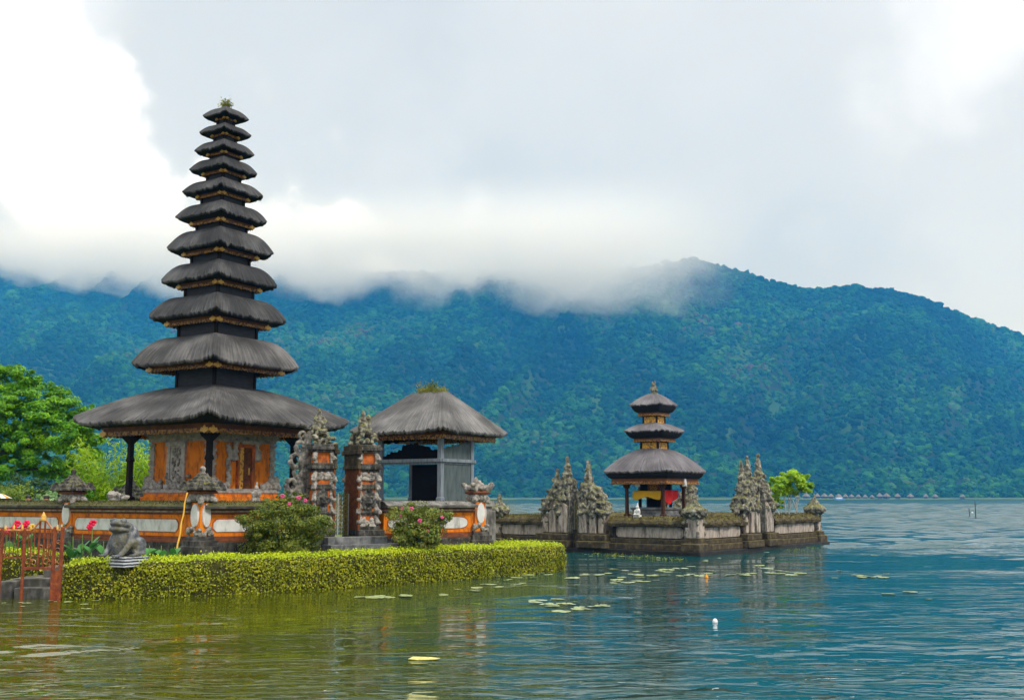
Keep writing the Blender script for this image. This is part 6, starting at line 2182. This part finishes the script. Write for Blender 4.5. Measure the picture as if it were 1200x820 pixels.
# ------------------------------------------------------------------ frog, pole, iron gate, steps at the left
def frog():
    p = at(143, 655, 27.35)
    zt = 1.01
    ped = thing('striped_plinth', 'low stone plinth with white painted stripes, sunk in the hedge top', 'plinth', (p.x, 27.35, 0), R(-30))
    MB().stack(0, 0, [(0.78, 0.55, 0.42), (0.895, 0.55, 0.42)]).build('lower_slab', 'striped', ped, bevel=0.01)
    MB().stack(0.03, 0.02, [(0.897, 0.50, 0.38), (zt, 0.50, 0.38)]).build('upper_slab', 'striped', ped, bevel=0.01)
    m = MB()
    rx = rot_xyz(R(-18), 0, 0)
    m.ell((0, 0.10, 0.38), (0.28, 0.30, 0.38), rx); m.ell((0, -0.12, 0.34), (0.26, 0.21, 0.32)); m.ell((0, 0.22, 0.24), (0.25, 0.24, 0.22))
    m.ell((0, -0.13, 0.735), (0.275, 0.235, 0.10), rot_xyz(R(-10), 0, 0)); m.ell((0, -0.17, 0.61), (0.26, 0.215, 0.085), rot_xyz(R(-8), 0, 0)); m.ell((0, 0.02, 0.64), (0.24, 0.2, 0.17))
    m.ell((0, 0.1, 0.66), (0.17, 0.2, 0.12))
    for s in (-1, 1):
        m.ell((s * 0.165, -0.18, 0.815), (0.085, 0.085, 0.075)); m.ell((s * 0.185, -0.235, 0.82), (0.05, 0.045, 0.045))
        m.tube([(s * .25, -.02, .52), (s * .33, -.10, .30), (s * .27, -.26, .10), (s * .24, -.34, .05)], [.10, .085, .065, .05], 8)
        for t in (-.09, 0, .09):
            m.tube([(s * .24, -.30, .05), (s * .24 + t, -.43, .03)], [.035, .025], 6); m.ell((s * .24 + t, -.44, .03), .034)
        m.ell((s * .29, .20, .24), (.12, .24, .21), rot_xyz(R(20), 0, 0)); m.ell((s * .34, .02, .30), (.085, .12, .12))
        m.tube([(s * .35, .34, .10), (s * .37, .05, .05)], [.07, .055], 8)
        for t in (-.06, 0.01, .08):
            m.tube([(s * .36, .06, .045), (s * .38 + s * t, -.10, .03)], [.036, .025], 6)
        for k in range(5):
            m.ell((s * (.05 + .05 * k), 0.2 + .02 * k, .66 - .09 * k), .03)
    me = remesh(m, 0.015, 0.008, 14, 1, 3)
    o = link('frog_statue', me, 'frog', None, smooth=True)
    o.location = Vector((p.x + 0.02, 27.36, zt + 0.004)); o.rotation_euler = (0, 0, R(-30))
    o.scale = (1.06, 1.0, 1.08)
    tag(o, 'grey stone frog sitting on the striped plinth, facing the water', 'statue')
    # yellow bamboo pole leaning on the corner post
    a, b = at(205, 658, 29.7), at(219, 577, 30.45)
    mb = MB(); n = 12
    mb.tube([a.lerp(b, i / n) + Vector((0.012 * math.sin(i * 1.7), 0, 0)) for i in range(n + 1)], [0.026 + (0.006 if i % 2 == 0 else 0) - 0.008 * i / n for i in range(n + 1)], 8)
    o = mb.build('bamboo_pole', 'bamboo', None, smooth=True)
    tag(o, 'yellow bamboo pole leaning against the two-oval corner post', 'pole')


frog()


def iron_gate():
    Y = 26.45
    Z = lambda y: at(40, y, Y).z
    X = lambda x: at(x, 640, Y).x
    root = thing('iron_gate', 'rust-red iron gate and railing with gilt spikes standing in the water at the left', 'gate', (X(40), Y, 0))
    ox = X(40)
    x = lambda px: X(px) - ox
    rail = MB()
    zt = Z(621)
    rail.tube([(x(-60), 0, zt), (x(36), 0, zt)], 0.022, 8)
    ar = []
    for i in range(13):
        t = i / 12
        px = 36 + 26 * t
        ar.append((x(px), 0, zt + (Z(609) - zt) * math.sin(math.pi * t) ** 1.5))
    rail.tube(ar, 0.022, 8); rail.tube([(x(62), 0, zt), (x(74), 0, zt)], 0.022, 8)
    rail.build('top_rail', 'copper', root, smooth=True)
    lo = MB(); lo.box(x(28), x(62), -0.03, 0.03, Z(667), Z(664)); lo.box(x(-60), x(28), -0.02, 0.02, Z(654), Z(652.5))
    lo.build('bottom_rail', 'rust', root)
    for px in (-30, 2, 28.5):
        MB().box(x(px) - .032, x(px) + .032, -.032, .032, -0.5, Z(619)).build('post', 'rust', root, bevel=0.01)
    for px in (63.5, 72.5):
        MB().box(x(px) - .036, x(px) + .036, -.036, .036, -0.5, Z(617)).build('post', 'rust', root, bevel=0.01)
    MB().box(x(65), x(71), -.02, .02, 0.0, Z(668)).build('post_panel', 'rust', root)
    bars = MB()
    for px in (45.5, 51.5):
        bars.box(x(px) - .018, x(px) + .018, -.02, .02, Z(664), Z(610))
    for px in (36, 57):
        bars.box(x(px) - .01, x(px) + .01, -.012, .012, Z(664), Z(620))
    for px in list(range(-54, 28, 5)) + [33, 40, 55, 60]:
        bars.box(x(px) - .008, x(px) + .008, -.01, .01, Z(652), zt)
    bars.build('bar', 'rust', root)
    sc = MB(); g = random.Random(1)

    def scroll(cx, cz, r, s):
        pts = []
        for i in range(16):
            a = i / 15 * 4.2 * math.pi / 2
            q = r * (1 - 0.72 * i / 15)
            pts.append((cx + s * q * math.cos(a), 0, cz + q * math.sin(a)))
        sc.tube(pts, 0.011, 5)

    for px, py, r, s in ((34, 658, .10, 1), (40, 659, .09, -1), (55, 658, .10, 1), (60, 660, .08, -1), (48, 650, .09, 1), (48, 641, .07, -1), (68, 655, .09, 1), (68, 645, .08, -1), (68, 662, .08, -1), (57, 640, .06, 1), (68, 635, .06, 1), (39, 650, .06, 1)):
        scroll(x(px), Z(py), r, s)
    sc.build('scrollwork', 'copper', root, smooth=True)
    for px in list(range(-55, 36, 10)) + [66, 71]:
        MB().lathe(x(px), 0, [(zt, .02), (zt + .03, .03), (zt + .08, .025), (zt + .15, .004)], 8).build('spike', 'gold', root)
    zf = Z(610)
    MB().lathe(x(49), 0, [(zf - .01, .06), (zf + .02, .085), (zf + .06, .06), (zf + .10, .07), (zf + .16, .035), (zf + .22, .006)], 10).build('finial', 'gold', root, smooth=True)
    # concrete steps down to the water
    st = thing('concrete_steps', 'dark concrete water steps behind the rust-red gate', 'steps', (X(20), 27.3, 0))
    sx = lambda px: X(px) - X(20)
    for px0, px1, y0, y1, z in ((6, 51, -0.25, 1.7, .26), (-6, 54, 0.2, 1.7, .46), (22, 61, 0.62, 1.7, .72)):
        MB().box(sx(px0), sx(px1), y0, y1 - z * .01, -0.5 + z * .01, z).build('step', 'concrete', st, bevel=0.025)
    MB().box(sx(-14), sx(4), -0.3, 1.6, -0.5, 0.42).build('side_block', 'concrete', st, bevel=0.03)


iron_gate()


# ------------------------------------------------------------------ visitors behind the wall
def person(label, px, Y, head_y, shirt, seed):
    top = at(px, head_y, Y).z
    g0 = GZ
    s = (top - g0) / 1.72
    p = at(px, head_y, Y)
    root = thing('person', label, 'person', (p.x, Y, g0), R(20))
    V = [(0, 0, .95), (0, 0, 1.18), (0, 0, 1.38), (0, -.005, 1.48), (0, -.01, 1.58), (0, -.02, 1.66), (-.1, 0, .90), (-.11, .0, .5), (-.11, .02, .08), (-.11, -.14, .04), (.1, 0, .90), (.11, -.03, .5), (.11, .0, .08), (.11, -.16, .04),
         (-.19, 0, 1.38), (-.24, .02, 1.1), (-.22, -.08, .86), (-.21, -.12, .76), (.19, 0, 1.38), (.24, .02, 1.1), (.22, -.08, .86), (.21, -.12, .76)]
    E = [(0, 1), (1, 2), (2, 3), (3, 4), (4, 5), (0, 6), (6, 7), (7, 8), (8, 9), (0, 10), (10, 11), (11, 12), (12, 13), (2, 14), (14, 15), (15, 16), (16, 17), (2, 18), (18, 19), (19, 20), (20, 21)]
    rad = [.14, .13, .13, .055, .085, .075, .10, .06, .04, .035, .10, .06, .04, .035, .06, .045, .035, .035, .06, .045, .035, .035]

    def skinned(name, vs, es, rs, m):
        me = bpy.data.meshes.new(name); me.from_pydata([Vector(v) * s for v in vs], es, [])
        o = bpy.data.objects.new(name, me); C.collection.objects.link(o)
        o.modifiers.new('skin', 'SKIN'); sb = o.modifiers.new('sub', 'SUBSURF'); sb.levels = 2; sb.render_levels = 2
        for i, d in enumerate(me.skin_vertices[0].data):
            d.radius = (rs[i] * s, rs[i] * s); d.use_root = i == 0
        dg = bpy.context.evaluated_depsgraph_get()
        out = bpy.data.meshes.new_from_object(o.evaluated_get(dg)); bpy.data.objects.remove(o)
        return link(name, out, m, root, smooth=True)

    skinned('body', V, E, rad, 'skin')
    up = [0, 1, 2, 14, 15, 18, 19]
    mp = {k: i for i, k in enumerate(up)}
    skinned('shirt', [V[i] for i in up], [(mp[a], mp[b]) for a, b in E if a in mp and b in mp], [rad[i] * 1.17 for i in up], shirt)
    lo = [0, 6, 7, 8, 10, 11, 12]
    mp2 = {k: i for i, k in enumerate(lo)}
    skinned('trousers', [V[i] for i in lo], [(mp2[a], mp2[b]) for a, b in E if a in mp2 and b in mp2], [rad[i] * 1.2 for i in lo], 'trousers')
    h = MB(); h.ell((0, .015 * s, 1.655 * s), (.098 * s, .105 * s, .095 * s))
    hh = h.build('hair', 'hair', root, smooth=True)
    f = MB(); f.ell((0, -.105 * s, 1.605 * s), (.016 * s, .022 * s, .025 * s), nu=6, nv=5)
    for sx in (-1, 1):
        f.ell((sx * .088 * s, -.0, 1.60 * s), (.014 * s, .022 * s, .03 * s), nu=6, nv=5)
    f.build('face_features', 'skin', root, smooth=True)


person('person in a yellow top walking behind the wall, dark hair showing over it', 33.5, 43.0, 580.3, 'shirt_yellow', 1)
person('person in a white top walking behind the wall near the variegated shrub', 54.5, 43.0, 580.8, 'shirt_white', 2)
person('person in a pink top under the orange and white parasol at the left edge', 7.5, 43.4, 580.5, 'shirt_pink', 3)


def parasol():
    p = at(-2, 577.5, 42.8)
    root = thing('parasol', 'orange and white parasol held above the wall at the left edge', 'parasol', (p.x, 42.8, p.z - 0.45), R(15))
    n = 16
    for k, (m, off) in enumerate((('float_orange', 0), ('float_white', 1))):
        mb = MB()
        for i in range(off, n, 2):
            a0, a1 = 2 * math.pi * i / n, 2 * math.pi * (i + 1) / n
            r, h = 0.52, 0.20
            P = []
            for q in (0, .5, 1):
                P += [(r * q * math.cos(a), r * q * math.sin(a), 0.45 - h * q ** 1.6) for a in (a0, a1)]
            mb.add(P, [(0, 2, 3), (2, 4, 5, 3)])
        o = mb.build('canopy', m, root)
        o.modifiers.new('thickness', 'SOLIDIFY').thickness = 0.006
    MB().tube([(0, 0, -0.65), (0, 0, 0.47)], 0.012, 6).build('shaft', 'dark_wood', root)


parasol()


# ------------------------------------------------------------------ things on the water
def pads():
    g = random.Random(17)
    kinds = []
    for k in range(4):
        mb = MB(); n = 18
        P = [(0, 0, 0.0)]
        for i in range(n + 1):
            a = 0.18 + (2 * math.pi - 0.36) * i / n
            r = 1 + 0.07 * math.sin(3 * a + k) + g.uniform(-.03, .03)
            P.append((r * math.cos(a), r * math.sin(a), 0.06 * g.uniform(-.2, 1.0) * (1 if i % 3 == 0 else .3)))
        mb.add(P, [(0, i, i + 1) for i in range(1, n + 1)])
        me = mb.mesh('lily_pad'); me.materials.append(M['pad'])
        kinds.append(me)
    first = [True] * 4
    patches = [
        ('pale lily pad in the dense raft off the end of the hedge', 'lily pads in the dense raft off the hedge end', [(628, 704), (650, 710), (667, 707), (690, 713), (662, 716), (704, 711), (640, 707), (676, 711), (655, 703)], 4, 1.5, 30),
        ('lily pad in the thin line floating beside the middle of the hedge', 'lily pads beside the middle of the hedge', [(425, 699), (440, 701), (455, 700), (470, 698), (478, 699), (437, 699), (447, 700)], 4, 1.0, 14),
        ('lily pad in the wide scatter in front of the small island', 'lily pads scattered before the small island', [(668, 676), (690, 674), (705, 672), (720, 681), (738, 682), (752, 681), (760, 673), (745, 672), (780, 670), (800, 667), (812, 672), (828, 670), (838, 673), (798, 674), (808, 665), (769, 668), (725, 677), (735, 668)], 7, 1.6, 46),
        ('lily pad in the pale streak near the right side gate', 'lily pads off the right side gate', [(868, 672), (880, 673), (893, 672), (900, 665), (890, 664), (922, 673), (934, 671), (853, 672), (912, 669)], 5, 1.0, 18),
        ('lily pad drifting between the hedge end and the left gate', 'lily pads between hedge and left gate', [(575, 683), (600, 678), (620, 676), (640, 673), (612, 685), (590, 687), (560, 692), (545, 690), (527, 697)], 6, 1.5, 20),
        ('pad in the sunlit streak out on the open lake at the right', 'lily pads far out at the right', [(1020, 676), (1032, 675), (1010, 675), (1028, 653), (985, 670), (1052, 671), (1040, 676), (975, 677), (1075, 693), (1085, 702), (1040, 696)], 5, 0.9, 14),
        ('tiny pad floating at the foot of the rust-red gate', 'lily pads by the rust-red gate', [(28, 694), (45, 697), (15, 705), (62, 704), (80, 705), (95, 712), (30, 710), (110, 706)], 8, 1.5, 16),
        ('tiny pad along the dark ledge of the small island', 'pads along the island ledge', [(682, 649), (700, 650), (730, 652), (745, 653), (770, 654), (795, 656), (820, 656), (850, 653), (910, 648), (935, 645)], 7, 0.6, 18),
    ]
    for lab, grp, cs, jx, jy, n in patches:
        for i in range(n):
            c = cs[i % len(cs)]
            p = on(c[0] + g.gauss(0, jx), c[1] + g.gauss(0, jy), 0)
            o = bpy.data.objects.new('lily_pad', kinds[i % 4]); C.collection.objects.link(o)
            s = g.uniform(.08, .21) * (0.6 if 'tiny' in lab else 1.0) * (p.y / 34) ** 0.5
            o.location = (p.x, p.y, 0.012 + 0.01 * g.random()); o.scale = (s, s, min(s, .5)); o.rotation_euler = (R(g.uniform(-3, 3)), R(g.uniform(-3, 3)), g.uniform(0, 6.28))
            tag(o, lab, 'lily pad', grp)
    p = on(497, 773)
    mb = MB()
    mb.add([(-.25, 0, .02), (-.1, -.05, .012), (.18, -.03, .02), (.25, .02, .03), (.1, .05, .04), (-.17, .04, .05)], [(0, 1, 2, 3, 4, 5)])
    o = mb.build('floating_leaf', 'dry_leaf', None, fix=False); o.location = p; o.modifiers.new('thickness', 'SOLIDIFY').thickness = .01
    tag(o, 'large yellowed leaf floating alone in the near water', 'leaf')
    p = on(838, 729)
    o = MB().lathe(0, 0, [(-.05, .02), (-.02, .045), (.02, .055), (.06, .04), (.08, .012)], 14).build('float', 'float_white', None, smooth=True); o.location = p
    tag(o, 'small round white float on the water below the small island', 'float')
    p = on(828, 677)
    o = MB().lathe(0, 0, [(-.05, .03), (.01, .06), (.05, .055), (.08, .025), (.11, .022), (.13, .010)], 12).build('float', 'float_orange', None, smooth=True); o.location = p
    tag(o, 'small orange float among the lily pads before the small island', 'float')
    # stakes far out
    for x0, x1, y1, y0, lab in ((1135.5, 1137, 595, 607, 'shorter leaning stake standing in the open lake at the right'), (1143.5, 1142.5, 587, 608, 'taller thin stake standing in the open lake at the right')):
        a = on(x1 if x0 < 1140 else x0, y0); b = at(x0 if x0 < 1140 else x1, y1, a.y)
        o = MB().tube([a - Vector((0, 0, .5)), b], [.06, .04], 6).build('stake', 'bark', None)
        tag(o, lab, 'stake', 'stakes in the lake')
    p = on(1139.5, 602)
    o = MB().lathe(0, 0, [(-.1, .08), (.05, .16), (.2, .15), (.3, .05)], 10).build('float', 'float_white', None, smooth=True); o.location = p
    tag(o, 'white float between the two stakes out in the lake', 'float')
    # water weeds against the ledge
    for i, (px, py) in enumerate([(724, 651), (742, 653), (756, 653), (768, 655), (700, 650), (932, 645), (950, 643), (716, 651), (790, 656)]):
        p = on(px, py)
        gg = np.random.default_rng(200 + i)
        n = 60
        P = np.stack([gg.normal(0, .20, n), gg.normal(0, .10, n), np.abs(gg.normal(.0, .05, n))], 1)
        o = leaves('water_weed', P, 'bush_leaf', None, .09, .4, seed=i, up=.4)
        o.location = p
        tag(o, 'small green water weed growing against the dark ledge of the small island', 'plant', 'water weeds along the island ledge')


pads()
